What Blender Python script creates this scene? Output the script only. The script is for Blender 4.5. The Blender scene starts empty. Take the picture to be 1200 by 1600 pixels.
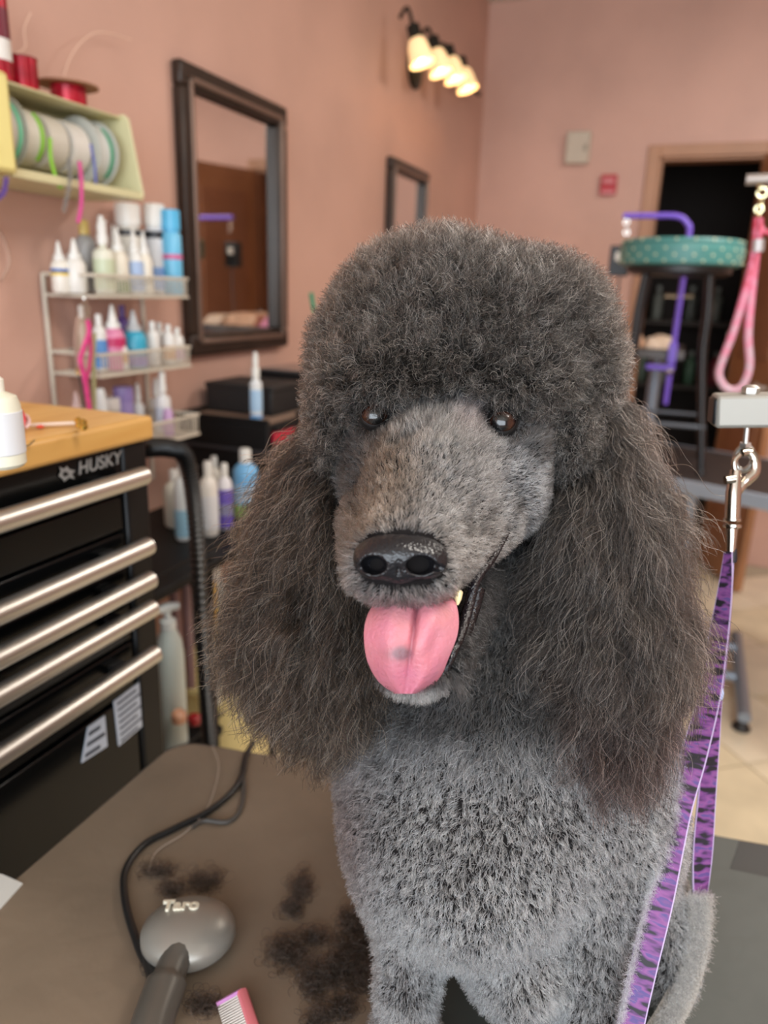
import bpy, bmesh, math, random
import numpy as np
from mathutils import Vector, Matrix

random.seed(7)
rng = np.random.default_rng(11)
SC = bpy.context.scene
COL = SC.collection

# ------------------------------------------------------------------ camera
F = 1155.0                                   # focal length in pixels of the 1200 x 1600 frame
_Y = np.array([480, 330, -F]); _Y /= np.linalg.norm(_Y)
_Z = np.array([150, 4000, F]); _Z /= np.linalg.norm(_Z); _Z -= _Y * _Z.dot(_Y); _Z /= np.linalg.norm(_Z)
_X = np.cross(_Y, _Z)
R = np.array([_X, _Y, _Z])                   # camera axes -> world axes
CAM = np.array([0.0, 0.0, 1.35])
cd = bpy.data.cameras.new('camera'); cam = bpy.data.objects.new('camera', cd); COL.objects.link(cam)
M4 = Matrix([list(R[0]) + [CAM[0]], list(R[1]) + [CAM[1]], list(R[2]) + [CAM[2]], [0, 0, 0, 1]])
cam.matrix_world = M4
cd.sensor_fit = 'VERTICAL'; cd.sensor_height = 36.0; cd.lens = 36.0 * F / 1600
cd.clip_start = 0.02
cd.dof.use_dof = True; cd.dof.focus_distance = 0.47; cd.dof.aperture_fstop = 4.8
SC.camera = cam

# ------------------------------------------------------------------ world, lights, exposure
w = bpy.data.worlds.new('daylight'); SC.world = w; w.use_nodes = True
wn = w.node_tree.nodes; wn['Background'].inputs[0].default_value = (0.80, 0.90, 1.0, 1); wn['Background'].inputs[1].default_value = 2.6
def area_light(name, loc, rot, sx, sy, power, color):
    l = bpy.data.lights.new(name, 'AREA'); l.shape = 'RECTANGLE'; l.size = sx; l.size_y = sy; l.energy = power; l.color = color
    o = bpy.data.objects.new(name, l); COL.objects.link(o); o.location = loc; o.rotation_euler = rot; return o
area_light('ceiling_fill', (0.9, 0.4, 2.64), (0, 0, 0), 1.2, 0.3, 30, (1.0, 0.93, 0.85))  # added unseen fill under the ceiling, no fixture there
area_light('ceiling_fill', (0.9, 2.6, 2.64), (0, 0, 0), 1.2, 0.3, 30, (1.0, 0.93, 0.85))  # second added fill, deeper in the room
area_light('window_daylight', (0.7, -2.28, 1.6), (math.radians(90), 0, 0), 3.6, 1.9, 95, (0.86, 0.93, 1.0))
SC.view_settings.view_transform = 'Standard'; SC.view_settings.look = 'None'
SC.view_settings.gamma = 1.0; SC.view_settings.use_curve_mapping = False
SC.view_settings.exposure = 0.12
SC.cycles.use_denoising = True
SC.cycles.max_bounces = 6; SC.cycles.transparent_max_bounces = 8
SC.cycles.caustics_reflective = False; SC.cycles.caustics_refractive = False

# ------------------------------------------------------------------ helpers
def at(px, py, axis, val):                   # the point of the plane (axis = val) seen at a pixel
    d = R @ np.array([px - 600, 800 - py, -F]); t = (val - CAM[axis]) / d[axis]
    return CAM + t * d
def P(px, py, depth):                        # a point at a distance along the optical axis
    return CAM + R @ (np.array([px - 600, 800 - py, -F]) * depth / F)

def lin(c):
    if isinstance(c, str):
        c = [int(c[i:i + 2], 16) / 255 for i in (0, 2, 4)]
    return tuple(((v / 12.92) if v <= 0.04045 else ((v + 0.055) / 1.055) ** 2.4) for v in c) + (1,)
MATS = {}
def mat(name, color, rough=0.5, metal=0.0, noise=0.0, nscale=20, bump=0.0, color2=None, **kw):
    if name in MATS: return MATS[name]
    m = bpy.data.materials.new(name); m.use_nodes = True; nt = m.node_tree; b = nt.nodes['Principled BSDF']
    c = lin(color); b.inputs['Base Color'].default_value = c
    b.inputs['Roughness'].default_value = rough; b.inputs['Metallic'].default_value = metal
    for k, v in kw.items(): b.inputs[k.replace('_', ' ')].default_value = v
    if noise > 0 or bump > 0 or color2:
        tc = nt.nodes.new('ShaderNodeTexCoord'); nz = nt.nodes.new('ShaderNodeTexNoise')
        nz.inputs['Scale'].default_value = nscale; nz.inputs['Detail'].default_value = 6
        nt.links.new(tc.outputs['Object'], nz.inputs['Vector'])
        rp = nt.nodes.new('ShaderNodeValToRGB')
        c2 = lin(color2) if color2 else tuple(min(1, v * (1 + noise)) for v in c[:3]) + (1,)
        c1 = c if color2 else tuple(v * (1 - noise) for v in c[:3]) + (1,)
        rp.color_ramp.elements[0].color = c1; rp.color_ramp.elements[1].color = c2
        rp.color_ramp.elements[0].position = 0.35; rp.color_ramp.elements[1].position = 0.68
        nt.links.new(nz.outputs['Fac'], rp.inputs['Fac']); nt.links.new(rp.outputs['Color'], b.inputs['Base Color'])
        if bump > 0:
            bp = nt.nodes.new('ShaderNodeBump'); bp.inputs['Strength'].default_value = bump; bp.inputs['Distance'].default_value = 0.002
            nz2 = nt.nodes.new('ShaderNodeTexNoise'); nz2.inputs['Scale'].default_value = nscale * 6
            nt.links.new(tc.outputs['Object'], nz2.inputs['Vector'])
            nt.links.new(nz2.outputs['Fac'], bp.inputs['Height']); nt.links.new(bp.outputs['Normal'], b.inputs['Normal'])
    MATS[name] = m; return m

def tag(o, label=None, cat=None, group=None, kind=None):
    if label: o['label'] = label
    if cat: o['category'] = cat
    if group: o['group'] = group
    if kind: o['kind'] = kind
    return o
def thing(name, label, cat, loc, rotz=0.0, group=None):
    o = bpy.data.objects.new(name, None); COL.objects.link(o); o.location = loc; o.rotation_euler = (0, 0, rotz)
    o.empty_display_size = 0.05
    return tag(o, label, cat, group)
def wloc(o):
    p = np.zeros(3)
    while o is not None:
        p = p + np.array(o.location); o = o.parent
    return p
class MB:
    def __init__(s): s.v = []; s.f = []; s.m = []
    def add(s, v, f, mi=0):
        n = len(s.v); s.v += [tuple(map(float, p)) for p in v]; s.f += [tuple(i + n for i in q) for q in f]; s.m += [mi] * len(f); return s
    def box(s, lo, hi, mi=0, rot=None, piv=None):
        x0, y0, z0 = lo; x1, y1, z1 = hi
        v = [(x, y, z) for z in (z0, z1) for y in (y0, y1) for x in (x0, x1)]
        if rot is not None:
            c, sn = math.cos(rot), math.sin(rot); px, py = piv or ((x0 + x1) / 2, (y0 + y1) / 2)
            v = [(px + c * (a - px) - sn * (b - py), py + sn * (a - px) + c * (b - py), z) for a, b, z in v]
        return s.add(v, [(0, 2, 3, 1), (4, 5, 7, 6), (0, 1, 5, 4), (2, 6, 7, 3), (0, 4, 6, 2), (1, 3, 7, 5)], mi)
    def tube(s, pts, r, n=10, closed=False, cap=True, mi=0, flat=1.0):
        pts = [np.array(p, float) for p in pts]; k = len(pts)
        rs = r if hasattr(r, '__len__') else [r] * k
        v = []; up = None
        for i, p in enumerate(pts):
            if closed: t = pts[(i + 1) % k] - pts[i - 1]
            else: t = pts[min(i + 1, k - 1)] - pts[max(i - 1, 0)]
            t = t / (np.linalg.norm(t) + 1e-12)
            if up is None:
                a = np.array([0, 0, 1.0]) if abs(t[2]) < 0.9 else np.array([1.0, 0, 0])
                up = a - t * a.dot(t)
            else: up = up - t * up.dot(t)
            up = up / (np.linalg.norm(up) + 1e-12); sd = np.cross(t, up)
            for j in range(n):
                a = 2 * math.pi * j / n
                v.append(p + rs[i] * (math.cos(a) * up * flat + math.sin(a) * sd))
        f = []
        for i in range(k if closed else k - 1):
            i2 = (i + 1) % k
            for j in range(n):
                j2 = (j + 1) % n; f.append((i * n + j, i * n + j2, i2 * n + j2, i2 * n + j))
        if cap and not closed: f += [tuple(range(n))[::-1], tuple((k - 1) * n + j for j in range(n))]
        return s.add(v, f, mi)
    def lathe(s, prof, c=(0, 0, 0), n=20, mi=0, axis=None, sy=1.0, cap=True):
        v = []
        if axis is None: ax, u, w_ = np.array([0, 0, 1.]), np.array([1., 0, 0]), np.array([0, 1., 0])
        else:
            ax = np.array(axis, float); ax /= np.linalg.norm(ax)
            a = np.array([0, 0, 1.]) if abs(ax[2]) < .9 else np.array([1., 0, 0]); u = np.cross(a, ax); u /= np.linalg.norm(u); w_ = np.cross(ax, u)
        c = np.array(c, float)
        for r, z in prof:
            for j in range(n):
                a = 2 * math.pi * j / n; v.append(c + ax * z + r * (math.cos(a) * u + sy * math.sin(a) * w_))
        f = []
        for i in range(len(prof) - 1):
            for j in range(n):
                j2 = (j + 1) % n; f.append((i * n + j, i * n + j2, (i + 1) * n + j2, (i + 1) * n + j))
        if cap: f += [tuple(range(n))[::-1], tuple((len(prof) - 1) * n + j for j in range(n))]
        return s.add(v, f, mi)
    def prism(s, poly, z0, z1, mi=0):
        n = len(poly); v = [(x, y, z0) for x, y in poly] + [(x, y, z1) for x, y in poly]
        return s.add(v, [tuple(range(n))[::-1], tuple(range(n, 2 * n))] + [(i, (i + 1) % n, n + (i + 1) % n, n + i) for i in range(n)], mi)
    def build(s, name, m, parent=None, bevel=0, smooth=True, local=False, subs=0, seg=2, **tg):
        me = bpy.data.meshes.new(name)
        off = np.zeros(3)
        if not local:
            off = wloc(parent) if parent is not None else (np.mean(np.array(s.v), 0) if s.v else off)
        me.from_pydata([tuple(np.array(p) - off) for p in s.v], [], s.f)
        ms = m if isinstance(m, (list, tuple)) else [m]
        for x in ms: me.materials.append(x)
        me.polygons.foreach_set('material_index', s.m)
        if smooth:
            me.polygons.foreach_set('use_smooth', [True] * len(s.f))
        bm = bmesh.new(); bm.from_mesh(me); bmesh.ops.recalc_face_normals(bm, faces=bm.faces)
        if smooth:
            for e in bm.edges:
                if len(e.link_faces) == 2 and e.calc_face_angle(0) > math.radians(38): e.smooth = False
        bm.to_mesh(me); bm.free()
        o = bpy.data.objects.new(name, me); COL.objects.link(o)
        if parent is not None: o.parent = parent
        elif not local: o.location = off
        if bevel > 0:
            md = o.modifiers.new('bevel', 'BEVEL'); md.width = bevel; md.segments = seg; md.limit_method = 'ANGLE'; md.angle_limit = math.radians(40)
            md.harden_normals = False
        if subs:
            md = o.modifiers.new('subd', 'SUBSURF'); md.levels = subs; md.render_levels = subs
        if tg: tag(o, **tg)
        return o
def arc(c, r, a0, a1, n, u=(1, 0, 0), v=(0, 1, 0)):
    c, u, v = np.array(c, float), np.array(u, float), np.array(v, float)
    return [c + r * (math.cos(a) * u + math.sin(a) * v) for a in np.linspace(a0, a1, n)]
def smooth_path(pts, n=8, closed=False):
    P_ = [np.array(p, float) for p in pts]; k = len(P_); out = []
    for i in range(k if closed else k - 1):
        p0 = P_[i - 1] if (closed or i > 0) else 2 * P_[0] - P_[1]
        p1 = P_[i]; p2 = P_[(i + 1) % k]
        p3 = P_[(i + 2) % k] if (closed or i + 2 < k) else 2 * P_[-1] - P_[-2]
        for t in np.linspace(0, 1, n, endpoint=False):
            out.append(0.5 * (2 * p1 + (p2 - p0) * t + (2 * p0 - 5 * p1 + 4 * p2 - p3) * t * t + (3 * p1 - p0 - 3 * p2 + p3) * t ** 3))
    if not closed: out.append(P_[-1])
    return out
def text_obj(name, body, size, mtx, m, parent=None, extrude=0.0003, shear=0.0, space=1.0, offset=0.0, sx=1.0):
    cu = bpy.data.curves.new(name, 'FONT'); cu.body = body; cu.size = size; cu.extrude = extrude; cu.align_x = 'CENTER'; cu.align_y = 'CENTER'
    cu.shear = shear; cu.space_character = space; cu.offset = offset
    tmp = bpy.data.objects.new(name + '_tmp', cu)
    COL.objects.link(tmp)
    bpy.context.view_layer.update()
    me = bpy.data.meshes.new_from_object(tmp.evaluated_get(bpy.context.evaluated_depsgraph_get()))
    bpy.data.objects.remove(tmp); bpy.data.curves.remove(cu)
    me.name = name; me.materials.clear(); me.materials.append(m)
    M = mtx @ Matrix.Diagonal((sx, 1, 1, 1))
    if parent is not None: M = Matrix.Translation(-Vector(wloc(parent))) @ M
    me.transform(M)
    o = bpy.data.objects.new(name, me); COL.objects.link(o)
    if parent is not None: o.parent = parent
    return o
def frame_mtx(origin, xdir, ydir):
    x = Vector(xdir).normalized(); y = Vector(ydir); y = (y - x * y.dot(x)).normalized(); z = x.cross(y)
    return Matrix(((x.x, y.x, z.x, origin[0]), (x.y, y.y, z.y, origin[1]), (x.z, y.z, z.z, origin[2]), (0, 0, 0, 1)))

# ------------------------------------------------------------------ materials of the room
wall_m = mat('painted_wall', 'cca392', 0.55, noise=0.09, nscale=2.2, bump=0.25)
ceil_m = mat('ceiling_paint', 'cfc8bd', 0.8)
black_plastic = mat('black_plastic', '1a1a1b', 0.42)
white_plastic = mat('white_plastic', 'e6e6e0', 0.35, Subsurface_Weight=0.0)
chrome = mat('chrome', 'd8d4cc', 0.16, 1.0)
steel = mat('brushed_steel', 'cfccc6', 0.38, 1.0)
silver_paint = mat('silver_paint', 'b9c0c8', 0.35, 0.75)
gold = mat('gold', 'e8c060', 0.25, 1.0)
trim_wood = mat('trim_wood', 'b08466', 0.5, noise=0.08, nscale=6)
dark_frame = mat('dark_frame', '30241c', 0.35, 0.2, noise=0.2, nscale=12)
bronze = mat('bronze_line', '8a7468', 0.35, 0.6)

WX, WY, CZ = -1.15, 4.2, 2.762                # left wall, far wall, ceiling height
RX, BY = 3.6, -2.4                           # right wall, shop front

# ------------------------------------------------------------------ the setting
MB().box((WX - .12, BY, 0), (WX, WY + .12, CZ)).build('wall_left', wall_m, smooth=False, kind='structure')
DX0, DX1, DZ = -0.236, 0.240, 2.02
b = MB(); b.box((WX, WY, 0), (DX0, WY + .12, CZ)); b.box((DX1, WY, 0), (RX, WY + .12, CZ)); b.box((DX0, WY, DZ), (DX1, WY + .12, CZ))
b.build('wall_far', wall_m, smooth=False, kind='structure')
MB().box((RX, BY, 0), (RX + .12, WY + .12, CZ)).build('wall_right', wall_m, smooth=False, kind='structure')
b = MB(); b.box((WX, BY - .12, 0), (-1.1, BY, CZ)); b.box((2.7, BY - .12, 0), (RX, BY, CZ)); b.box((-1.1, BY - .12, 0), (2.7, BY, .6)); b.box((-1.1, BY - .12, 2.6), (2.7, BY, CZ))
b.build('wall_back', wall_m, smooth=False, kind='structure')
MB().box((WX - .12, BY - .12, CZ), (RX + .12, WY + .12, CZ + .1)).build('ceiling', ceil_m, smooth=False, kind='structure')
wf = MB()
for x in (-1.1, 0.78, 2.64): wf.box((x, BY - .1, .6), (x + .06, BY - .04, 2.6))
for z in (.6, 2.54): wf.box((-1.1, BY - .1, z), (2.7, BY - .04, z + .06))
wf = wf.build('window_1', mat('window_frame_paint', '8a8a88', .4), smooth=False, kind='structure')
# floor of tiles laid on the diagonal: grout bed, then tiles
grout = mat('grout', 'b8ae98', 0.9)
MB().box((WX, BY, -.06), (RX, WY + 1.6, -.004)).build('floor', grout, smooth=False, kind='structure')
floor = bpy.data.objects['floor']
tile_ms = [mat('floor_tile_%s' % n, c, 0.28, noise=0.10, nscale=7) for n, c in (('cream', 'e2d6ba'), ('sand', 'dccfb0'), ('pale', 'e8ddc4'))]
TS = 0.33; ta = math.radians(38); tiles = 0
proto = {}
for k in range(3):
    q = MB().box((-TS / 2 + .003, -TS / 2 + .003, -.008), (TS / 2 - .003, TS / 2 - .003, 0.0))
    o = q.build('tile', tile_ms[k], None, bevel=0, smooth=False, local=True); proto[k] = o.data; bpy.data.objects.remove(o)
for i in range(-14, 15):
    for j in range(-14, 15):
        cx = .32 + (i * math.cos(ta) - j * math.sin(ta)) * TS; cy = 2.0 + (i * math.sin(ta) + j * math.cos(ta)) * TS
        if not (-.98 < cx < 1.6 and .1 < cy < 4.0): continue
        o = bpy.data.objects.new('tile', proto[random.choice((0, 0, 1, 2))]); COL.objects.link(o); o.parent = floor
        o.location = (cx - floor.location.x, cy - floor.location.y, -floor.location.z); o.rotation_euler = (0, 0, ta); tiles += 1
# door frame, open leaf and the dark room behind it
b = MB(); b.box((DX0 - .058, WY - .018, 0), (DX0, WY, DZ + .055)); b.box((DX1, WY - .018, 0), (DX1 + .05, WY, DZ + .055)); b.box((DX0, WY - .018, DZ), (DX1, WY, DZ + .055))
b.box((DX0, WY, 0), (DX0 + .015, WY + .12, DZ)); b.box((DX1 - .015, WY, 0), (DX1, WY + .12, DZ)); b.box((DX0, WY, DZ - .015), (DX1, WY + .12, DZ))
b.build('trim_1', trim_wood, bevel=.003, kind='structure')
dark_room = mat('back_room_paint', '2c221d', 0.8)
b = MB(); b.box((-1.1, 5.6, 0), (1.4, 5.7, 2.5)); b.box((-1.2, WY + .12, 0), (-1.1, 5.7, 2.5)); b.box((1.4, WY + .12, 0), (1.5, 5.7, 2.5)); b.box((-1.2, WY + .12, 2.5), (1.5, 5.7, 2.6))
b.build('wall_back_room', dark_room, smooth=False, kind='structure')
door_wood = mat('door_wood', 'a2714e', 0.4, noise=0.18, nscale=3)
dr = thing('door_1', None, None, (DX1 + .02, WY - .03, 0), -math.radians(70)); dr['kind'] = 'structure'
MB().box((0, -.035, .01), (.46, 0, 2.01)).build('door_leaf', door_wood, dr, bevel=.003, local=True)
b = MB()
for z0, z1 in ((.15, .95), (1.1, 1.88)):
    b.box((.07, -.041, z0), (.39, -.034, z1))
b.build('door_panel', mat('door_panel_wood', '96674a', .4, noise=.15, nscale=3), dr, bevel=.008, local=True)
MB().lathe([(.012, 0), (.012, .03), (.026, .04), (.028, .055), (.015, .065)], (.41, -.035, .98), 14, axis=(0, -1, 0)).build('door_handle', steel, dr, local=True)
MB().box((WX, WY - .012, 0), (DX0 - .058, WY, .09)).build('baseboard_far', trim_wood, bevel=.003, kind='structure')
MB().box((WX, BY, 0), (WX + .012, WY - .012, .09)).build('baseboard_left', trim_wood, bevel=.003, kind='structure')
# shelf unit with bottles glimpsed in the back room
su = thing('shelving_unit', 'dim shelving unit with bottles seen through the dark doorway', 'shelving', (.1, 5.35, 0))
sm = mat('dark_shelf_wood', '3a2c22', .6)
for z in (.35, .8, 1.2): MB().box((-.35, 5.2, z), (.55, 5.5, z + .025)).build('shelf_board', sm, su, bevel=.002)
for x in (-.37, .55): MB().box((x, 5.2, 0), (x + .025, 5.5, 1.6)).build('side_panel', sm, su, bevel=.002)
for i, (x, z, c) in enumerate([(-.25, .825, '5d6a5a'), (-.1, .825, '6e6e66'), (.05, .825, '4c6b52'), (.2, .825, '8b2f38'), (.35, .825, '5d6a5a'), (-.2, 1.225, '77776d'), (0.0, 1.225, '55564f'), (.15, 1.225, '77776d'), (.3, 1.225, '3b4a66')]):
    o = thing('bottle', ['dull green bottle at the left on the lower dark back-room shelf', 'grey bottle second from left on the lower back-room shelf', 'green bottle in the middle of the lower back-room shelf', 'dark red bottle on the lower back-room shelf', 'dull green bottle at the right on the lower back-room shelf',
        'grey bottle at the left on the upper back-room shelf', 'dark grey bottle second from left on the upper back-room shelf', 'grey bottle third from left on the upper back-room shelf', 'dark blue bottle on the upper back-room shelf'][i], 'bottle', (x, 5.3, z + .001), group='bottles in the back room')
    MB().lathe([(.03, 0), (.033, .01), (.033, .14), (.012, .17), (.012, .185)], (x, 5.3, z + .001), 14).build('bottle_body', mat('backroom_' + c, c, .4), o)
    MB().lathe([(.014, .185), (.014, .21), (.012, .212)], (x, 5.3, z), 12).build('cap', mat('bottle_cap_grey', '9a9a92', .4), o)

# ------------------------------------------------------------------ mirrors
glass = mat('mirror_glass', 'e8e4e0', 0.03, 1.0)
def mirror(y0, y1, z0, z1, fw, label):
    o = thing('wall_mirror', label, 'mirror', (WX, (y0 + y1) / 2, z0))
    X0 = WX + .001
    MB().box((X0, y0 + fw, z0 + fw), (X0 + .006, y1 - fw, z1 - fw)).build('mirror_glass', glass, o, smooth=False)
    for a, bb, c, d in ((y0, y1, z1 - fw, z1), (y0, y1, z0, z0 + fw), (y0, y0 + fw, z0 + fw, z1 - fw), (y1 - fw, y1, z0 + fw, z1 - fw)):
        MB().box((X0, a, c), (X0 + .028, bb, d)).build('frame_rail', dark_frame, o, bevel=.006)
    t = .55 * fw; q = MB()
    for a, bb, c, d in ((y0 + t, y1 - t, z1 - t - .012, z1 - t), (y0 + t, y1 - t, z0 + t, z0 + t + .012), (y0 + t, y0 + t + .012, z0 + t, z1 - t), (y1 - t - .012, y1 - t, z0 + t, z1 - t)):
        q.box((X0 + .02, a, c), (X0 + .034, bb, d))
    q.build('frame_bead', bronze, o, bevel=.003)
mirror(1.549, 2.035, 1.178, 1.83, .052, 'large wall mirror in a dark wooden frame with bronze bead, above the black drawer tower')
mirror(2.854, 3.30, 1.178, 1.84, .045, 'smaller dark-framed wall mirror nearer the room corner, half hidden by the poodle')

# ------------------------------------------------------------------ wall lamp of four shades
wl = thing('wall_lamp', 'bronze vanity wall lamp with four glowing frosted shades', 'lamp', (WX, 3.3, 2.25))
bz = mat('dark_bronze', '2e2c26', .4, .7)
MB().lathe([(.075, 0), (.075, .012), (.05, .02), (.02, .03)], (WX + .001, 3.12, 2.20), 20, axis=(1, 0, 0), sy=1.0).build('back_plate', bz, wl)
MB().tube(smooth_path([(WX + .03, 3.12, 2.2), (WX + .06, 3.0, 2.28), (WX + .06, 2.95, 2.30)], 5), .007, 8).build('scroll', bz, wl)
MB().tube([(WX + .07, 3.02, 2.265), (WX + .07, 3.85, 2.265)], .010, 10).build('bar', bz, wl)
shade_m = bpy.data.materials.new('lit_shade'); shade_m.use_nodes = True; bb = shade_m.node_tree.nodes['Principled BSDF']
bb.inputs['Base Color'].default_value = (.9, .7, .45, 1); bb.inputs['Emission Color'].default_value = (1.0, .62, .26, 1); bb.inputs['Emission Strength'].default_value = .7
bulb_m = bpy.data.materials.new('lit_bulb'); bulb_m.use_nodes = True; bb = bulb_m.node_tree.nodes['Principled BSDF']
bb.inputs['Emission Color'].default_value = (1.0, .75, .42, 1); bb.inputs['Emission Strength'].default_value = 14
lamp_px = [(655, 80), (685, 96), (708, 108), (727, 124)]
for i, y in enumerate((3.10, 3.34, 3.57, 3.80)):
    c = at(lamp_px[i][0], lamp_px[i][1], 0, WX + .14); c = np.array([WX + .14, c[1], c[2]])
    sh = MB(); ax = np.array([.35, 0, -1.0]); ax /= np.linalg.norm(ax)
    prof = [(a_ * .78, b_ * .85) for a_, b_ in [(.020, -.05), (.034, -.045), (.046, -.02), (.052, .02), (.060, .05), (.056, .05), (.048, .02), (.042, -.018), (.03, -.04)]]
    s_ = sh.lathe(prof, c, 20, axis=ax).build('lamp_shade', shade_m, wl)
    MB().lathe([(.004, -.03), (.018, -.015), (.024, .005), (.018, .022), (.004, .03)], c, 12, axis=ax).build('bulb', bulb_m, s_)
    MB().lathe([(.024, -.085), (.024, -.045), (.015, -.04)], c, 14, axis=ax).build('lamp_holder', bz, s_)
    MB().tube(smooth_path([(WX + .07, c[1] - .02, 2.265), (WX + .09, c[1], 2.30), tuple(c - ax * .08)], 5), .007, 8).build('lamp_arm', bz, wl)

# things on the far wall
th = thing('alarm_box', 'small beige box fixed high on the far wall', 'box', (-.636, WY, 1.995))
MB().box((-.696, WY - .045, 1.998), (-.577, WY - .001, 2.147)).build('cover', mat('beige_plastic', 'c5b9a6', .5), th, bevel=.006)
MB().box((-.606, WY - .049, 2.055), (-.588, WY - .044, 2.085)).build('latch', mat('beige_plastic_dark', '9a8d7c', .5), th, bevel=.001)
th = thing('fire_alarm_station', 'small red pull station below and right of the beige box', 'alarm', (-.47, WY, 1.845))
MB().box((-.507, WY - .03, 1.85), (-.428, WY - .001, 1.945)).build('housing', mat('red_plastic', 'b5222c', .4), th, bevel=.005)
MB().box((-.495, WY - .04, 1.905), (-.44, WY - .028, 1.922)).build('pull_handle', mat('pale_pink_plastic', 'd98d90', .4), th, bevel=.002)
MB().box((-.5, WY - .032, 1.855), (-.435, WY - .029, 1.868)).build('label_strip', mat('pale_pink_plastic', 'd98d90', .4), th)
MB().lathe([(.012, 0), (.012, .006), (.006, .01)], (-.609, WY - .001, 1.588), 12, axis=(0, -1, 0)).build('wall_hook', mat('wall_plug', '7a5648', .6), label='tiny dark screw head in the far wall below the beige box', cat='screw')

# ------------------------------------------------------------------ black tool chest with wooden top
TX = -0.61; TY1 = .742; TZ = 1.163
tb = thing('tool_chest', 'black rolling tool chest with steel handles and a honey wooden top', 'tool chest', (-.83, .2, 0))
chest_m = mat('black_enamel', '070809', 0.2, Specular_IOR_Level=.22)
b = MB(); b.box((-1.06, -.42, .12), (TX - .012, TY1 - .012, TZ)); b.build('body', chest_m, tb, bevel=.004)
b = MB(); b.box((TX - .014, TY1 - .05, .10), (TX + .004, TY1 - .008, TZ)); b.build('corner_post', mat('black_post', '0e0e0f', .4, Specular_IOR_Level=.25), tb, bevel=.004)
MB().box((TX - .014, -.42, TZ - .005 - .055), (TX, TY1 - .05, TZ)).build('top_rail', chest_m, tb, bevel=.002)
wood = bpy.data.materials.new('butcher_block'); wood.use_nodes = True; nt = wood.node_tree; pb = nt.nodes['Principled BSDF']
tc = nt.nodes.new('ShaderNodeTexCoord'); mp = nt.nodes.new('ShaderNodeMapping'); mp.inputs['Scale'].default_value = (22, 1.2, 8)
nz = nt.nodes.new('ShaderNodeTexNoise'); nz.inputs['Scale'].default_value = 2.0; nz.inputs['Detail'].default_value = 5; rp = nt.nodes.new('ShaderNodeValToRGB')
rp.color_ramp.elements[0].color = lin('c9964f'); rp.color_ramp.elements[1].color = lin('dcb069'); rp.color_ramp.elements[0].position = .35; rp.color_ramp.elements[1].position = .65
nt.links.new(tc.outputs['Object'], mp.inputs[0]); nt.links.new(mp.outputs[0], nz.inputs['Vector']); nt.links.new(nz.outputs['Fac'], rp.inputs['Fac']); nt.links.new(rp.outputs['Color'], pb.inputs['Base Color']); pb.inputs['Roughness'].default_value = .38
MB().box((-1.08, -.44, TZ), (TX + .012, TY1, TZ + .03)).build('wooden_top', wood, tb, bevel=.006, seg=3)
hz = [1.131, 1.041, .996, .957, .893]
dz = [(1.095, 1.005), (1.005, .975), (.975, .935), (.935, .865), (.865, .60)]
edges = [TZ - .062, 1.062, 1.014, .975, .913, .80]
# drawer fronts: each row has its face and a steel bar handle near its top
tops = [1.090, 1.054, 1.012, .974, .906]; bots = [1.058, 1.016, .978, .910, .815]
for i in range(5):
    z1 = hz[i] + .014 if i else TZ - .062; z0 = (hz[i + 1] + .018) if i < 4 else .842
    if i == 0: z1 = TZ - .062
    d = MB().box((TX - .012, -.40, z0), (TX + .001, TY1 - .055, z1)).build('drawer', chest_m, tb, bevel=.002)
    h = MB().tube([(TX + .026, -.38, hz[i] - .004), (TX + .026, TY1 - .042, hz[i] - .004)], .0115, 14)
    h.build('handle', steel, d, bevel=0)
    for yy in (.1, .45, TY1 - .10): MB().box((TX, yy, hz[i] - .012), (TX + .02, yy + .02, hz[i])).build('handle_mount', black_plastic, d)
MB().box((TX - .012, -.40, .50), (TX + .001, TY1 - .055, .835)).build('drawer', chest_m, tb, bevel=.002)
MB().box((TX - .03, -.42, .10), (TX + .012, TY1 - .008, .14)).build('base_rail', mat('black_post', '0e0e0f', .4, Specular_IOR_Level=.25), tb, bevel=.004)
for x in (-1.0, -.68):
    for y in (-.35, .65):
        c = MB().lathe([(.02, -.018), (.05, -.018), (.05, .018), (.02, .018)], (x, y, .05), 18, axis=(1, 0, 0)).build('caster', black_plastic, tb)
        MB().box((x - .025, y - .03, .06), (x + .025, y + .03, .12)).build('fork', steel, c, bevel=.003)
# emblem and lettering on the top rail
grey_print = mat('grey_print', '8f8f8d', .4, .3)
Lm = frame_mtx((TX + .0015, .655, 1.1485), (0, 1, 0), (0, 0, 1))
text_obj('lettering', 'HUSKY', .021, Lm, grey_print, tb, shear=.15, offset=.0004, sx=1.05)
b = MB()
dog_pts = [(-.5, 0), (-.35, .25), (-.42, .5), (-.15, .33), (.05, .42), (.18, .2), (.5, .05), (.3, -.1), (.45, -.42), (.1, -.25), (-.2, -.4), (-.3, -.2)]
b.add([(TX + .0018, .604 + x * .024, 1.147 + y * .020) for x, y in dog_pts], [tuple(range(len(dog_pts)))])
b.add([(TX + .0022, .604 + x * .009 - .002, 1.147 + y * .007) for x, y in dog_pts], [tuple(range(len(dog_pts)))], 1)
b.build('emblem', [grey_print, chest_m], tb, smooth=False)
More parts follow.
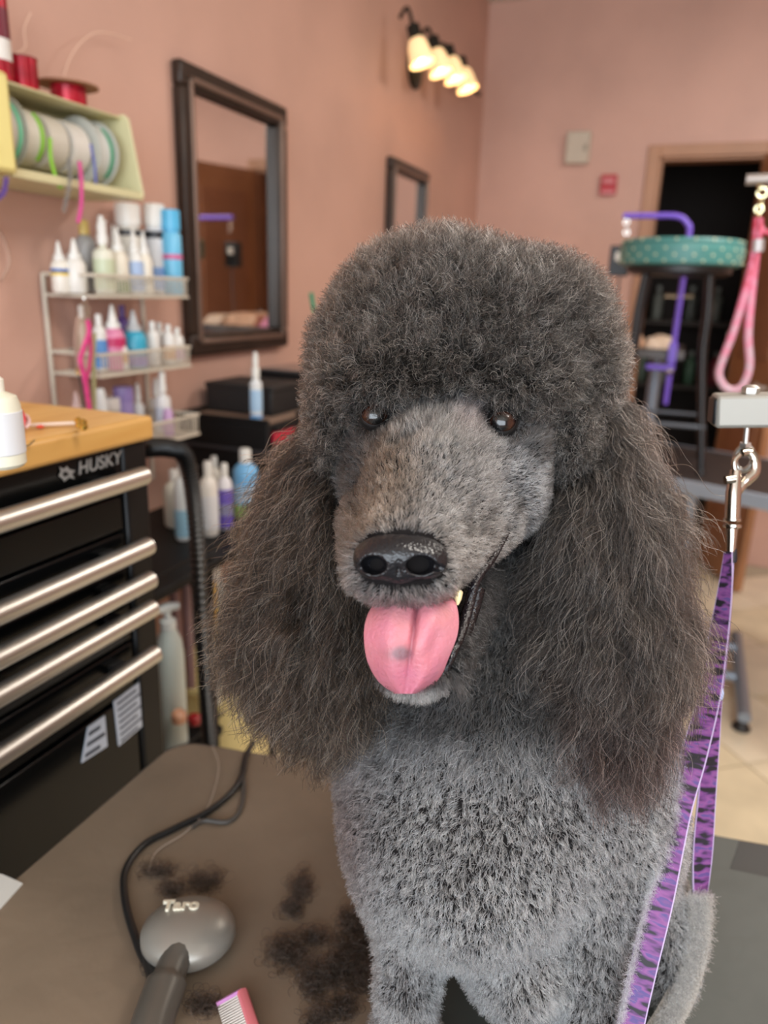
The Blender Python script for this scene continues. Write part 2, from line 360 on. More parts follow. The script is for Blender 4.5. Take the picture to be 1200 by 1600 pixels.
# pale warning stickers at the bottom drawer
stk = mat('sticker_white', 'b9bec8', .45); stk_ink = mat('sticker_ink', '2a2f3a', .5)
SX = TX + .0025
for (ps, lines) in ((((128, 1192), (168, 1166), (164, 1118), (138, 1136)), 3), (((186, 1166), (228, 1130), (226, 1060), (178, 1096)), 7)):
    q = [at(x, y, 0, SX) for x, y in ps]
    o = MB().add(q + [p - np.array([.0012, 0, 0]) for p in q], [(0, 1, 2, 3), (7, 6, 5, 4), (0, 4, 5, 1), (1, 5, 6, 2), (2, 6, 7, 3), (3, 7, 4, 0)]).build('sticker', stk, tb, smooth=False)
    k = MB()
    for i in range(lines):
        t = (i + .6) / (lines + .3); t2 = t + .35 / lines
        a0 = q[3] + (q[0] - q[3]) * t; a1 = q[2] + (q[1] - q[2]) * t; c0 = q[3] + (q[0] - q[3]) * t2; c1 = q[2] + (q[1] - q[2]) * t2
        e = np.array([.0004, 0, 0]); s0, s1 = .08, (.92 if i % 2 else .7)
        k.add([a0 + (a1 - a0) * s0 + e, a0 + (a1 - a0) * s1 + e, c0 + (c1 - c0) * s1 + e, c0 + (c1 - c0) * s0 + e], [(0, 1, 2, 3)])
    k.build('printed_lines', stk_ink, o, smooth=False)

# ------------------------------------------------------------------ bottles
def band_mb(c, r, z0, z1, n=20): return MB().lathe([(r, z0), (r + .0006, z0 + .0005), (r + .0006, z1 - .0005), (r, z1)], c, n)
def bottle(label, px, top, X, zb, r, style, body, cap='e8e8e4', band=None, bands=None, y=None, cat='bottle', group=None):
    if zb > 1: r = r * 1.25
    q = at(px, top, 0, X); H = q[2] - zb; H = min(H, .345) if zb < .5 else H; c = (X, q[1], zb + .0015)
    rough = .3
    o = thing('spray_can' if style == 'aerosol' else 'jar' if style == 'jar' else 'squeeze_tube' if style == 'tube' else 'bottle', label, cat, c, group=group)
    bm_ = mat('plastic_' + body, body, rough); cm_ = mat('plastic_' + cap, cap, rough)
    if style == 'aerosol':
        MB().lathe([(r * .92, 0), (r, .004), (r, H * .70), (r * .8, H * .74)], c, 22).build('can_body', bm_, o)
        MB().lathe([(r * .78, H * .72), (r * .78, H * .76), (r * .95, H * .765), (r * .95, H * .985), (r * .85, H)], c, 22).build('cap', cm_, o)
    elif style == 'squeeze':
        MB().lathe([(r * .9, 0), (r, .004), (r, H * .52), (r * .75, H * .62), (r * .5, H * .65)], c, 20).build('bottle_body', bm_, o)
        MB().lathe([(r * .62, H * .64), (r * .62, H * .72), (r * .42, H * .74), (r * .12, H)], c, 16).build('nozzle', cm_, o)
    elif style == 'spray':
        MB().lathe([(r * .9, 0), (r, .004), (r, H * .50), (r * .85, H * .56), (r * .35, H * .60), (r * .35, H * .66)], c, 20).build('bottle_body', bm_, o)
        h = MB().lathe([(r * .5, H * .64), (r * .52, H * .74), (r * .42, H * .78), (r * .46, H * .86), (r * .26, H * .97), (r * .22, H)], c, 16).build('spray_cap', cm_, o)
        MB().tube([(c[0] + r * .2, c[1], c[2] + H * .92), (c[0] + r * .62, c[1], c[2] + H * .92)], r * .1, 8).build('nozzle', cm_, h)
    elif style == 'shampoo':
        MB().lathe([(r * .88, 0), (r, .006), (r, H * .62), (r * .9, H * .72), (r * .55, H * .79), (r * .4, H * .80)], c, 22).build('bottle_body', bm_, o)
        MB().lathe([(r * .44, H * .80), (r * .44, H * .97), (r * .38, H)], c, 18).build('cap', cm_, o)
    elif style == 'jar':
        MB().lathe([(r * .95, 0), (r, .003), (r, H * .7)], c, 22).build('jar_body', bm_, o)
        MB().lathe([(r * 1.05, H * .7), (r * 1.05, H * .97), (r, H)], c, 22).build('lid', cm_, o)
    elif style == 'tube':
        MB().lathe([(r * .75, 0), (r * .75, H * .2)], c, 16).build('cap', cm_, o)
        MB().lathe([(r, H * .2), (r, H * .35), (r * .75, H * .9), (r * .6, H)], c, 16, sy=.75).build('tube_body', bm_, o)
    for z0, z1, col in (bands or ([(0.12, .48, band)] if band else [])):
        band_mb(c, r * 1.01, H * z0, H * z1).build('label_band', mat('print_' + col, col, .4), o)
    return o

# ------------------------------------------------------------------ wire rack on the left wall
wire = mat('cream_wire', 'cfc6b6', .4)
rk = thing('wire_rack', 'cream three-tier wire rack hung on the pink wall', 'rack', (WX, 1.26, 1.0))
XF, XB, RY0, RY1 = -1.02, -1.142, 1.12, 1.40
for y in (RY0, RY1): MB().tube([(XB, y, .90), (XB, y, 1.36)], .0045, 8).build('upright', wire, rk)
def basket(x0, y0, y1, zt, zb, n, label=None):
    b = MB()
    loop = lambda z, r: b.tube([(XB, y0, z), (XB, y1, z), (x0, y1, z), (x0, y0, z)], r, 8, closed=True)
    loop(zt, .0032); loop(zb, .0028)
    o = b.build('basket_rim', wire, rk)
    k = MB()
    for i in range(n):
        y = y0 + (y1 - y0) * (i + .5) / n
        k.tube([(x0, y, zt), (x0, y, zb), (XB, y, zb)], .0014, 5)
    for i in range(8):
        x = XB + (x0 - XB) * (i + .5) / 8
        k.tube([(x, y1, zt), (x, y1, zb)], .0014, 5)
    k.build('basket_wires', wire, o, kind='stuff')
basket(XF, RY0, RY1, 1.360, 1.322, 34)
basket(XF, RY0, RY1, 1.216, 1.175, 34)
basket(-.965, 1.10, 1.345, 1.078, 1.036, 30)
ZT, ZM, ZL = 1.3255, 1.1785, 1.0395
bottle('small white squeeze bottle with blue and yellow label, first on the top tier', 90, 378, -1.085, ZT, .013, 'squeeze', 'e6e2d8', bands=[(.40, .47, '3565b0'), (.34, .40, 'e0c030')])
bottle('plain white pointed squeeze bottle, second on the top tier', 114, 374, -1.07, ZT, .015, 'squeeze', 'e2e0da')
bottle('clear grey bottle with gold top under the pink ribbon', 130, 345, -1.11, ZT, .017, 'shampoo', '9b9b9a', cap='cdb363')
bottle('white spray bottle with pale green label on the top tier', 157, 338, -1.05, ZT, .016, 'spray', 'dcdccb', bands=[(.06, .45, 'c3ccae')])
bottle('slim white nozzle bottle behind the green-labelled spray bottle', 175, 352, -1.115, ZT, .010, 'squeeze', 'e4e2da')
bottle('cream bottle with green base label on the top tier', 181, 355, -1.052, ZT, .0155, 'squeeze', 'e5dfcf', bands=[(.02, .2, '7e9468')])
bottle('white bottle with light blue label on the top tier', 207, 358, -1.050, ZT, .0135, 'squeeze', 'e3e3df', bands=[(.05, .5, 'a8bfe2')])
bottle('large white-capped spray can beside the plain white nozzle bottles', 198, 319, -1.11, ZT, .0215, 'aerosol', 'd8d5cb', cap='eeeeea', bands=[(.64, .71, '3b3a3d')])
bottle('cream squeeze bottle in front of the two white-capped cans', 223, 362, -1.045, ZT, .0125, 'squeeze', 'e5dfd0')
cn = bottle('large white-capped spray can with blue lettering blocks on its label', 240, 320, -1.095, ZT, .0195, 'aerosol', 'd9dce0', cap='eeeeea', bands=[(.62, .70, '24262c'), (.05, .30, '7ea3d8')])
for z in (.36, .49): band_mb(tuple(cn.location), .0199, (.19) * z, (.19) * (z + .09)).build('printed_block', mat('print_blue', '3a50a8', .4), cn)
bottle('light blue spray can with pink stripe, last on the top tier', 266, 329, -1.06, ZT, .0165, 'aerosol', '6fc0e6', cap='5cbcea', bands=[(.42, .48, 'd06a9a')])
bottle('brown and white small bottle, first on the middle tier', 126, 478, -1.10, ZM, .010, 'shampoo', 'b79f8a', cap='d8cfc4')
bottle('white tube with blue lower half on the middle tier', 153, 492, -1.07, ZM, .011, 'shampoo', 'e0e0dc', bands=[(.05, .55, '5a92cf')])
bottle('pink bottle with white pointed cap on the middle tier', 174, 477, -1.06, ZM, .0175, 'squeeze', 'd884a8', bands=[(.36, .5, 'c23366')])
bottle('dark purple bottle behind the pink bottle', 190, 478, -1.12, ZM, .012, 'shampoo', '5b3f86', cap='5b3f86')
bottle('slim white bottle with orange stripe beside the teal bottle', 190, 520, -1.045, ZM, .008, 'squeeze', 'e6e4de', bands=[(.2, .5, 'dba968')])
bottle('teal bottle with grey pointed cap on the middle tier', 207, 486, -1.06, ZM, .020, 'squeeze', '38a5c4', cap='b9bdc0', bands=[(.03, .22, '7a6fc0')])
bottle('thin grey tube leaning between teal bottle and white tubes', 224, 503, -1.09, ZM, .008, 'squeeze', 'b9b6b2', cap='8a8784')
for i, (x, t, X_) in enumerate([(237, 503, -1.06), (248, 505, -1.10), (262, 508, -1.06), (276, 513, -1.06)]):
    bottle(['white tube standing left-most of four at the right of the middle tier', 'white tube second of four on the middle tier', 'white tube with orange label, third of four on the middle tier', 'white tube with pale pink label at the right end of the middle tier'][i], x, t, X_, ZM, .0115, 'shampoo', 'e9e8e4', bands=[None, None, [(.1, .45, 'd9a878')], [(.1, .45, 'd9b9d6')]][i])
bottle('pale pink cone-shaped bottle, left end of the bottom tier', 118, 614, -1.06, ZL, .016, 'squeeze', 'cfa9a6', cap='d8bcb8')
bottle('tall white tube behind the hot pink lead', 155, 608, -1.05, ZL, .013, 'tube', 'dfe2e2')
bottle('squat grey-white jar on the bottom tier', 172, 622, -1.09, ZL, .015, 'jar', 'bfbcb8', cap='d6d3cf')
bottle('purple jar on the bottom tier', 192, 605, -1.08, ZL, .0155, 'jar', '9a8bc0', cap='8a7ab4')
bottle('small white spray bottle right of the purple jar', 214, 600, -1.08, ZL, .010, 'spray', 'e0e0de')
bottle('white spray bottle, second from right on the bottom tier', 243, 592, -1.09, ZL, .012, 'spray', 'dedad6')
bottle('white spray bottle with pale label, right end of the bottom tier', 252, 578, -1.03, ZL, .013, 'spray', 'e3e3e3', bands=[(.15, .4, 'c9cfdb')])
bottle('lilac squeeze tube lying upright at the front of the bottom basket', 262, 640, -.99, ZL, .011, 'tube', 'c9a3cf', cap='b888c4')
b = MB().lathe([(.019, 0), (.022, .003), (.022, .02), (.018, .024)], (-1.03, 1.14, ZL + .001), 16); b.build('tin', mat('print_c9cfdb', 'c9cfdb', .4), label='small pale round tin on the bottom tier', cat='tin')
b = MB().lathe([(.015, 0), (.018, .004), (.012, .018)], (-1.0, 1.19, ZL + .001), 14); b.build('cotton_puff', mat('print_pinkish', 'd893a8', .9), label='pink puff in the bottom basket', cat='puff')

# lead and chains hanging in front of the rack
def px_path(X, pts): return [at(x, y, 0, X) for x, y in pts]
pk = mat('hot_pink_webbing', 'd83f86', .55, noise=.2, nscale=120)
lead = thing('dog_lead', 'hot pink webbing lead hanging from the wire rack', 'lead', tuple(at(136, 468, 0, -.985)))
MB().tube(smooth_path(px_path(-.985, [(137, 500), (139, 520), (128, 552), (126, 565), (132, 590), (137, 620), (143, 662)]), 6), .0058, 8, flat=.45).build('webbing', pk, lead)
MB().tube(smooth_path(px_path(-.985, [(137, 500), (142, 540), (140, 570), (134, 600)]), 6), .0045, 8, flat=.5).build('webbing_fold', mat('pink_deep', 'c22f70', .6), lead)
for (x, y) in ((132, 473), (137, 484), (136, 494)):
    c = at(x, y, 0, -.985); MB().tube(arc(c, .005, 0, 2 * math.pi, 13, (0, 1, 0), (0, 0, 1))[:-1], .0012, 6, closed=True).build('ring', chrome, lead)
MB().tube([at(131, 466, 0, -.985), at(131, 466, 0, XF)], .0015, 6).build('hook', chrome, lead)
kh = thing('dog_lead', 'thin brown and gold lead hanging left of the hot pink one', 'lead', tuple(at(120, 490, 0, -1.02)))
MB().tube(smooth_path(px_path(-1.03, [(122, 495), (118, 530), (120, 560), (122, 575)]), 5), .003, 8).build('cord', mat('tan_cord', 'b09080', .6), kh)
MB().tube(arc(at(122, 580, 0, -1.03), .005, 0, 2 * math.pi, 13, (0, 1, 0), (0, 0, 1))[:-1], .0014, 6, closed=True).build('clasp', gold, kh)
MB().tube(smooth_path(px_path(-1.03, [(124, 586), (130, 620), (128, 655)]), 5), .0022, 8).build('tail', mat('dark_cord', '4a3d38', .6), kh)
MB().tube(px_path(-1.0, [(148, 520), (146, 560), (148, 655)]), .0035, 8).build('measuring_stick', mat('olive_stick', 'a09c6e', .6), label='thin olive stick hanging beside the hot pink lead', cat='stick')

# ------------------------------------------------------------------ ribbon dispensers above the rack
cream = mat('cream_plastic', 'd5cfa4', .45); yel = mat('yellow_plastic', 'e8dc90', .45)
rd = thing('ribbon_dispenser', 'cream wall-mounted ribbon dispenser with open front', 'dispenser', (WX, 1.09, 1.505))
xb, xf = WX + .003, -1.0
y0, y1, z0, z1 = .94, 1.245, 1.500, 1.645
MB().box((xb, y0, z0), (xb + .004, y1, z1 + .012)).build('back_panel', cream, rd)
MB().box((xb, y0, z1 - .004), (xf - .035, y1, z1)).build('top_panel', cream, rd, bevel=.002)
MB().box((xb, y0, z0), (xf, y1, z0 + .005)).build('bottom_panel', cream, rd, bevel=.002)
def endpanel(y, m, parent, x_f=xf, zb_=z0, zt_=z1):
    p = [(xb, zb_), (x_f, zb_), (x_f + .004, zb_ + .01), (x_f - .02, zt_ - .004), (x_f - .03, zt_ + .004), (xb, zt_ + .004)]
    n = len(p); v = [(x, y, z) for x, z in p] + [(x, y + .005, z) for x, z in p]
    MB().add(v, [tuple(range(n)), tuple(range(2 * n - 1, n - 1, -1))] + [(i, (i + 1) % n, n + (i + 1) % n, n + i) for i in range(n)]).build('end_panel', m, parent, bevel=.0015, smooth=False)
endpanel(y1 - .005, cream, rd)
endpanel(y0, cream, rd)
MB().tube([(-1.075, y0, 1.575), (-1.075, y1, 1.575)], .006, 10).build('rod', white_plastic, rd)
lip = MB().box((xf - .004, y0, z0), (xf + .002, y1, z0 + .014)).build('front_lip', cream, rd, bevel=.002)
roll_cols = [('c9c4bb', 'teal-edged'), ('d6d2c4', 'pale green'), ('cfcabc', 'cream'), ('d9d5cc', 'white'), ('cdd0cc', 'green and blue edged')]
lbls = ['silver-white ribbon roll with mint edge, left in the cream dispenser', 'ribbon roll with lime green tail, second in the cream dispenser', 'plain cream ribbon roll in the middle of the dispenser', 'white ribbon roll beside the hanging pink ribbon', 'ribbon roll with green and blue flange at the right of the dispenser']
accent = ['6fc9a4', '8acb3c', None, None, '4b9d78']
for i in range(5):
    yc = y0 + .035 + i * .052
    o = thing('ribbon_roll', lbls[i], 'ribbon', (-1.075, yc, 1.575), group='ribbon rolls in the dispenser')
    r = .058 if i in (0, 4) else .050
    MB().lathe([(.0075, -.020), (r * .86, -.020), (r * .88, -.01), (r * .86, .0), (r * .88, .01), (r * .86, .020), (.0075, .020), (.0075, -.020)], (-1.075, yc, 1.575), 28, axis=(0, 1, 0), cap=False).build('wound_ribbon', mat('ribbon_' + roll_cols[i][0], roll_cols[i][0], .5), o)
    if i in (0, 4):
        for s in (-.022, .022): MB().lathe([(.008, -.0012), (r, -.0012), (r, .0012), (.008, .0012), (.008, -.0012)], (-1.075, yc + s, 1.575), 28, axis=(0, 1, 0), cap=False).build('flange', mat('flange_clear', 'bfc0b8', .3), o)
    if accent[i]:
        MB().tube(arc((-1.075, yc + .012, 1.575), r * .9, -.9, .9, 10, (1, 0, 0), (0, 0, 1)), .004, 6, flat=.5).build('coloured_tail', mat('ribbon_acc' + accent[i], accent[i], .5), o)
MB().tube(smooth_path(px_path(-1.005, [(78, 215), (80, 250), (92, 290), (100, 285)]), 5), .004, 6, flat=.4).build('loose_ribbon', mat('ribbon_acc8acb3c', '8acb3c', .5), label='lime green ribbon end lying in the dispenser', cat='ribbon')
MB().tube(smooth_path(px_path(-1.0, [(142, 225), (148, 260), (150, 290)]), 5), .003, 6, flat=.4).build('loose_ribbon', mat('ribbon_blue', '5a68b8', .5), label='blue ribbon end at the right of the dispenser', cat='ribbon')
MB().tube(smooth_path(px_path(-.99, [(124, 252), (127, 280), (127, 320), (122, 348)]), 5), .0042, 6, flat=.4).build('loose_ribbon', mat('ribbon_pink', 'd8509a', .5), label='bright pink ribbon hanging below the dispenser', cat='ribbon')
def chain(name, label, pts, col, n, X, r=.0035):
    o = thing(name, label, 'chain', tuple(at(pts[0][0], pts[0][1], 0, X)))
    pp = smooth_path(px_path(X, pts), 20); L = len(pp); m = mat('chain_' + col, col, .4, .3)
    for i in range(n):
        c = pp[int(i * (L - 1) / (n - 1))]; u = (0, 1, 0) if i % 2 else (1, 0, 0)
        MB().tube(arc(c, r, 0, 2 * math.pi, 9, u, (0, 0, 1))[:-1], .0011, 5, closed=True).build('link', m, o)
chain('chain_collar', 'dark grey chain hanging from the ribbon dispenser', [(108, 250), (109, 285), (100, 328)], '8d8a88', 16, -.99)
chain('chain_collar', 'purple chain hanging at the left edge below the yellow dispenser', [(10, 280), (6, 300), (-6, 312)], '6b4f9c', 10, -.97)
yd = thing('ribbon_dispenser', 'yellow wall-mounted dispenser at the left edge, partly out of frame', 'dispenser', (WX, .8, 1.505))
MB().box((xb, .66, 1.500), (-.975, .93, 1.640)).build('housing', yel, yd, bevel=.008)
MB().box((-.977, .70, 1.52), (-.972, .89, 1.54)).build('slot', mat('slot_shadow', '7a7450', .7), yd)
red = mat('red_foil', 'a8152c', .28, .3, noise=.25, nscale=60)
def spool(label, c, r, h, rf, flange=None, hf=.003):
    o = thing('ribbon_spool', label, 'spool', c)
    MB().lathe([(r, 0), (r * 1.01, h * .3), (r, h)], c, 24).build('wound_ribbon', red, o)
    if flange: MB().lathe([(rf, h), (rf, h + hf)], c, 28).build('flange', flange, o)
    return o
q = at(34, 105, 0, -1.075); spool('short shiny red ribbon spool standing left on the dispenser', (-1.075, q[1], 1.6465), .024, .048, .025, mat('flange_red', '7d1022', .4), .002)
q = at(100, 140, 0, -1.075); spool('red ribbon spool with a wide brown disc on top', (-1.075, q[1] + .01, 1.6465), .030, .031, .052, mat('kraft_disc', '9a6f52', .6), .0025)
q = at(2, 60, 0, -1.06); st = thing('ribbon_spool', 'tall dark red ribbon stack with a white band at the left edge', 'spool', (-1.06, q[1] - .012, 1.6465))
for a_, b_, m_ in ((0, .028, red), (.028, .058, mat('white_ribbon', 'dedbd6', .5)), (.058, .10, mat('maroon_ribbon', '6a1a2e', .4)), (.10, .145, red)):
    MB().lathe([(.022, a_), (.022, b_)], tuple(st.location), 20).build('wound_ribbon', m_, st)
wm_ = mat('bare_wire', 'e6c4ae', .5)
MB().tube(smooth_path(px_path(-1.12, [(100, 118), (110, 90), (128, 65), (150, 51), (175, 53), (205, 62)]), 6), .0012, 6).build('wire', wm_, label='thin curled wire rising from the wide spool against the wall', cat='wire')
MB().tube(smooth_path(px_path(-1.12, [(26, 84), (40, 72), (38, 45), (48, 20)]), 6), .0012, 6).build('wire', wm_, label='thin kinked wire rising from the short red spool', cat='wire')
MB().tube(smooth_path(px_path(-1.13, [(-8, 350), (8, 380), (14, 410), (2, 438)]), 6), .003, 8).build('cord', mat('tan_cord', 'b09080', .6), label='brown looped cord hanging at the left edge of the wall', cat='cord')

# ------------------------------------------------------------------ things on the wooden top
WZ = TZ + .0315
c = at(0, 728, 2, WZ)
o = thing('bottle', 'cream white squeeze bottle standing on the wooden top at the left edge', 'bottle', tuple(c))
H = .082
MB().lathe([(.019, 0), (.0215, .003), (.0215, .052), (.019, .060), (.010, .064)], c, 26).build('bottle_body', mat('milky_plastic', 'e2dfcb', .35), o)
MB().lathe([(.0105, .063), (.0105, .074), (.006, .078), (.0025, .095)], c, 18).build('nozzle', mat('milky_cap', 'ece9dd', .35), o)
band_mb(c, .0217, .012, .048).build('label_band', mat('print_pale', 'd9dadd', .4), o)
c = at(132, 664, 2, WZ)
o = thing('hair_clasp', 'gold ornament on a clear pin lying on the wooden top', 'ornament', tuple(c))
MB().tube([at(35, 665, 2, WZ + .003), at(118, 661, 2, WZ + .003)], .0022, 8).build('pin', mat('clear_pin', 'd8c4b4', .15), o)
for k, (x, y) in enumerate(((122, 657), (130, 660), (124, 664), (131, 667))):
    MB().lathe([(.001, -.004), (.004, -.002), (.0045, .001), (.001, .004)], at(x, y, 2, WZ + .006), 10).build('gold_bead', gold, o)
MB().lathe([(.0008, 0), (.0042, .001), (.0042, .002), (.001, .0036)], at(63, 669, 2, WZ), 12).build('red_bead_or_lid', mat('red_bead_or_lid', 'd8402c', .3), label='tiny red bead on the wooden top', cat='bead')
bw = thing('hair_bow', 'red and white checked bow behind the cream bottle', 'bow', tuple(at(20, 655, 2, WZ)))
c = at(20, 655, 2, WZ + .014)
MB().tube(arc(c, .012, -1.5, 1.6, 12, (0, 1, 0), (0, 0, 1)), .005, 8, flat=.5).build('loop', mat('bow_red', 'c8424a', .5), bw)
MB().tube(arc(c + np.array([0, .012, -.004]), .007, -1.5, 1.6, 10, (0, 1, 0), (0, 0, 1)), .004, 8, flat=.5).build('loop', mat('bow_white', 'e4c6c6', .6), bw)
MB().tube(smooth_path([at(28, 702, 2, WZ + .0008), at(42, 697, 2, WZ + .0008), at(54, 688, 2, WZ + .0008)], 5), .0009, 5).build('hair_pin', mat('dull_pin', '8f7a50', .4, .5), label='thin dull hair pin lying on the wooden top', cat='pin')

# ------------------------------------------------------------------ black drawer tower by the wall
dark = mat('tower_plastic', '0f0f10', .55, Specular_IOR_Level=.25); tan = mat('dusty_tan', '8d7565', .8)
cc = at(418, 664, 0, -.88); CX, CY, CT = -.88, cc[1], cc[2]
tw = thing('drawer_tower', 'black plastic drawer tower with a dusty top under the big mirror', 'drawers', (-1.0, CY + .3, 0))
x0, y0_, y1_ = -1.135, CY, CY + .55
MB().box((x0, y0_, CT - .36), (CX, y1_, CT - .004)).build('body', dark, tw, bevel=.004)
for z in (CT - .07, CT - .125, CT - .18, CT - .25):
    MB().box((x0 - .0, y0_ - .006, z), (CX + .005, y1_ - .02, z + .006)).build('shelf_lip', mat('tower_edge', '37363a', .4), tw, bevel=.002)
MB().box((x0 + .01, y0_ + .01, CT - .004), (CX - .01, y1_ - .01, CT)).build('top_liner', tan, tw)
for a_ in ((x0, y0_, CX, y0_ + .012), (x0, y1_ - .012, CX, y1_), (x0, y0_ + .012, x0 + .012, y1_ - .012), (CX - .012, y0_ + .16, CX, y1_ - .012)):
    MB().box((a_[0], a_[1], CT - .004), (a_[2], a_[3], CT + .010)).build('top_rim', dark, tw, bevel=.003)
for k in range(3):
    d = MB().box((CX, CY + .03, CT - .06 - .085 * k), (CX + .008, y1_ - .03, CT - .06 - .085 * k + .05)).build('drawer', dark, tw, bevel=.003)
MB().box((CX, CY + .02, CT - .050), (CX + .010, CY + .12, CT - .022)).build('red_tag', mat('red_tag', 'c01238', .4), tw, bevel=.002)
for x in (x0 + .02, CX - .02):
    for y in (y0_ + .02, y1_ - .02): MB().box((x - .012, y - .012, 0), (x + .012, y + .012, CT - .355)).build('leg', dark, tw)
bx = thing('storage_box', 'black box on the drawer tower behind the white spray bottle', 'box', (-1.03, CY + .17, CT + .001))
MB().box((-1.118, CY + .10, CT + .001), (-.925, CY + .26, CT + .070)).build('box_body', mat('box_black', '1d1d1e', .55), bx, bevel=.004)
MB().box((-1.12, CY + .098, CT + .060), (-.923, CY + .262, CT + .074)).build('lid', mat('box_black', '1d1d1e', .55), bx, bevel=.003)
bx = thing('display_case', 'flat black case with a glassy lid at the far end of the tower', 'box', (-1.03, CY + .4, CT + .001))
MB().box((-1.115, CY + .32, CT + .001), (-.90, CY + .53, CT + .085)).build('case_body', dark, bx, bevel=.004)
MB().box((-1.10, CY + .34, CT + .0855), (-.92, CY + .52, CT + .089)).build('glass_lid', mat('glassy_lid', '5e6264', .08), bx)
c = at(357, 640, 0, -.94); cc2 = at(357, 548, 0, -.94)
o = thing('bottle', 'white spray bottle with blue stripe standing on the drawer tower', 'bottle', (-.94, CY + .05, CT + .001)); c = np.array(o.location); H = cc2[2] - c[2] - .01; r = .0145
MB().lathe([(r * .9, 0), (r, .003), (r, H * .55), (r * .5, H * .6), (r * .5, H * .64)], c, 20).build('bottle_body', mat('plastic_e4e8ea', 'e4e8ea', .3), o)
MB().lathe([(r * .62, H * .62), (r * .66, H * .74), (r * .4, H * .80), (r * .5, H * .88), (r * .3, H)], c, 16).build('spray_cap', white_plastic, o)
band_mb(c, r * 1.01, 0.003, H * .07).build('blue_base', mat('print_6aa6dc', '6aa6dc', .4), o)
band_mb(c, r * 1.01, H * .12, H * .45).build('label_band', mat('print_a9cbe8', 'a9cbe8', .4), o)
c = at(487, 480, 0, -.95)
o = thing('brush_stick', 'green-tipped stick poking up behind the poodle by the mirror', 'brush', (-.95, c[1], CT))
MB().tube([(-.95, c[1], CT + .011), at(491, 488, 0, -.95)], .0025, 8).build('stick', mat('tan_cord', 'b09080', .6), o)
MB().tube([at(491, 488, 0, -.95), at(486, 458, 0, -.95)], .0060, 8).build('green_tip', mat('green_tip', '1c9470', .4), o)

# shelf trolley with shampoo bottles between chest and tower
tr = thing('bottle_trolley', 'black shelf trolley full of shampoo bottles beside the tool chest', 'trolley', (-.97, 1.18, 0))
TA, TB2, SZ = .93, CY - .03, [.83, .455]
for z in SZ: MB().box((-1.13, TA, z - .02), (-.80, TB2 if z > .6 else 1.16, z)).build('shelf', dark, tr, bevel=.004)
for x in (-1.12, -.815):
    for y in (TA + .01, 1.15): MB().tube([(x, y, .0), (x, y, .83)], .009, 8).build('post', dark, tr)
for z in SZ[:2]: MB().tube([(-.80, TA, z + .03), (-.80, TB2 if z > .6 else 1.16, z + .03)], .003, 6).build('guard_rail', dark, tr)
bottle('white jug half hidden behind the black hose', 272, 735, -1.0, .83, .026, 'shampoo', 'dcdccf')
bottle('pale blue and white bottle behind the black hose', 283, 722, -.93, .83, .019, 'shampoo', 'd5dde0', bands=[(.05, .4, '8fbcd4')])
bottle('white shampoo bottle just right of the black hose', 324, 722, -.90, .83, .0195, 'shampoo', 'e6e3dd', bands=[(.1, .55, 'e0e2e6')])
bottle('white bottle behind, left of the purple one', 334, 714, -.99, .83, .017, 'shampoo', 'dbd5ca')
bottle('white bottle with purple label on the trolley', 350, 725, -.895, .83, .0165, 'shampoo', 'e4e4ea', bands=[(.03, .62, '6a57b4'), (.22, .40, 'cfd0e4')])
bottle('light blue shampoo bottle with white cap and green base on the trolley', 383, 702, -.90, .83, .030, 'shampoo', '74b4e4', bands=[(.02, .22, '9fc070'), (.25, .5, 'a8cdea')])
bottle('white bottle mostly hidden by ear fur on the trolley', 425, 735, -.86, .83, .024, 'shampoo', 'cdd9dd')
bottle('yellow squeeze tube under the trolley top', 329, 855, -.86, .456, .0125, 'tube', 'd9a631', cap='e8e8e4', bands=[(.86, .98, 'e8e8e4')])
bottle('pale bottle with green print behind the ear fur on the lower shelf', 338, 880, -.99, .456, .025, 'shampoo', 'c9d0cb', bands=[(.3, .6, '8fae9a')])
bottle('dim pink slim bottle on the lower shelf behind the post', 268, 850, -.95, .456, .012, 'shampoo', '8d6a6c', cap='7a5c60')
bottle('dim mauve slim bottle beside the black hose on the lower shelf', 288, 858, -.95, .456, .011, 'shampoo', '94787c', cap='a08a8a')
c = at(284, 1112, 0, -.80); c[2] = .4565; c = np.array([-.83, 1.035, .4565])
o = thing('pump_bottle', 'tall white pump bottle on the lower trolley shelf beside the tool chest', 'bottle', tuple(c))
top = at(280, 930, 0, -.83)[2]; H = top - c[2]; r = .0265
MB().lathe([(r * .92, 0), (r, .006), (r, H * .66), (r * .9, H * .76), (r * .55, H * .83), (r * .5, H * .85)], c, 26).build('bottle_body', mat('frosty_plastic', 'cfdcd9', .35), o)
q = MB().lathe([(r * .58, H * .84), (r * .58, H * .89), (r * .25, H * .90), (r * .25, H * .96)], c, 18).build('pump_collar', mat('pump_white', 'e6ecec', .3), o)
MB().tube([(c[0] - .012, c[1] - .018, c[2] + H * .965), (c[0] + .0, c[1], c[2] + H * .97), (c[0] + .018, c[1] + .014, c[2] + H * .975)], [.009, .010, .006], 10).build('pump_spout', mat('pump_white', 'e6ecec', .3), q)
MB().lathe([(.012, 0), (.014, .003), (.014, .018), (.009, .024)], at(280, 1128, 0, -.79), 14).build('knob_peach', mat('peach_knob', 'e0a888', .35), label='small peach knob low beside the tool chest', cat='knob')  # loose peach knob, gives no light
MB().lathe([(.012, 0), (.014, .003), (.014, .014), (.009, .018)], at(304, 1130, 0, -.79), 14).build('red_bead_or_lid', mat('red_cap', '9a1a20', .35), label='small dark red bottle lid beside the pump bottle', cat='bead')  # a loose dark red bottle lid

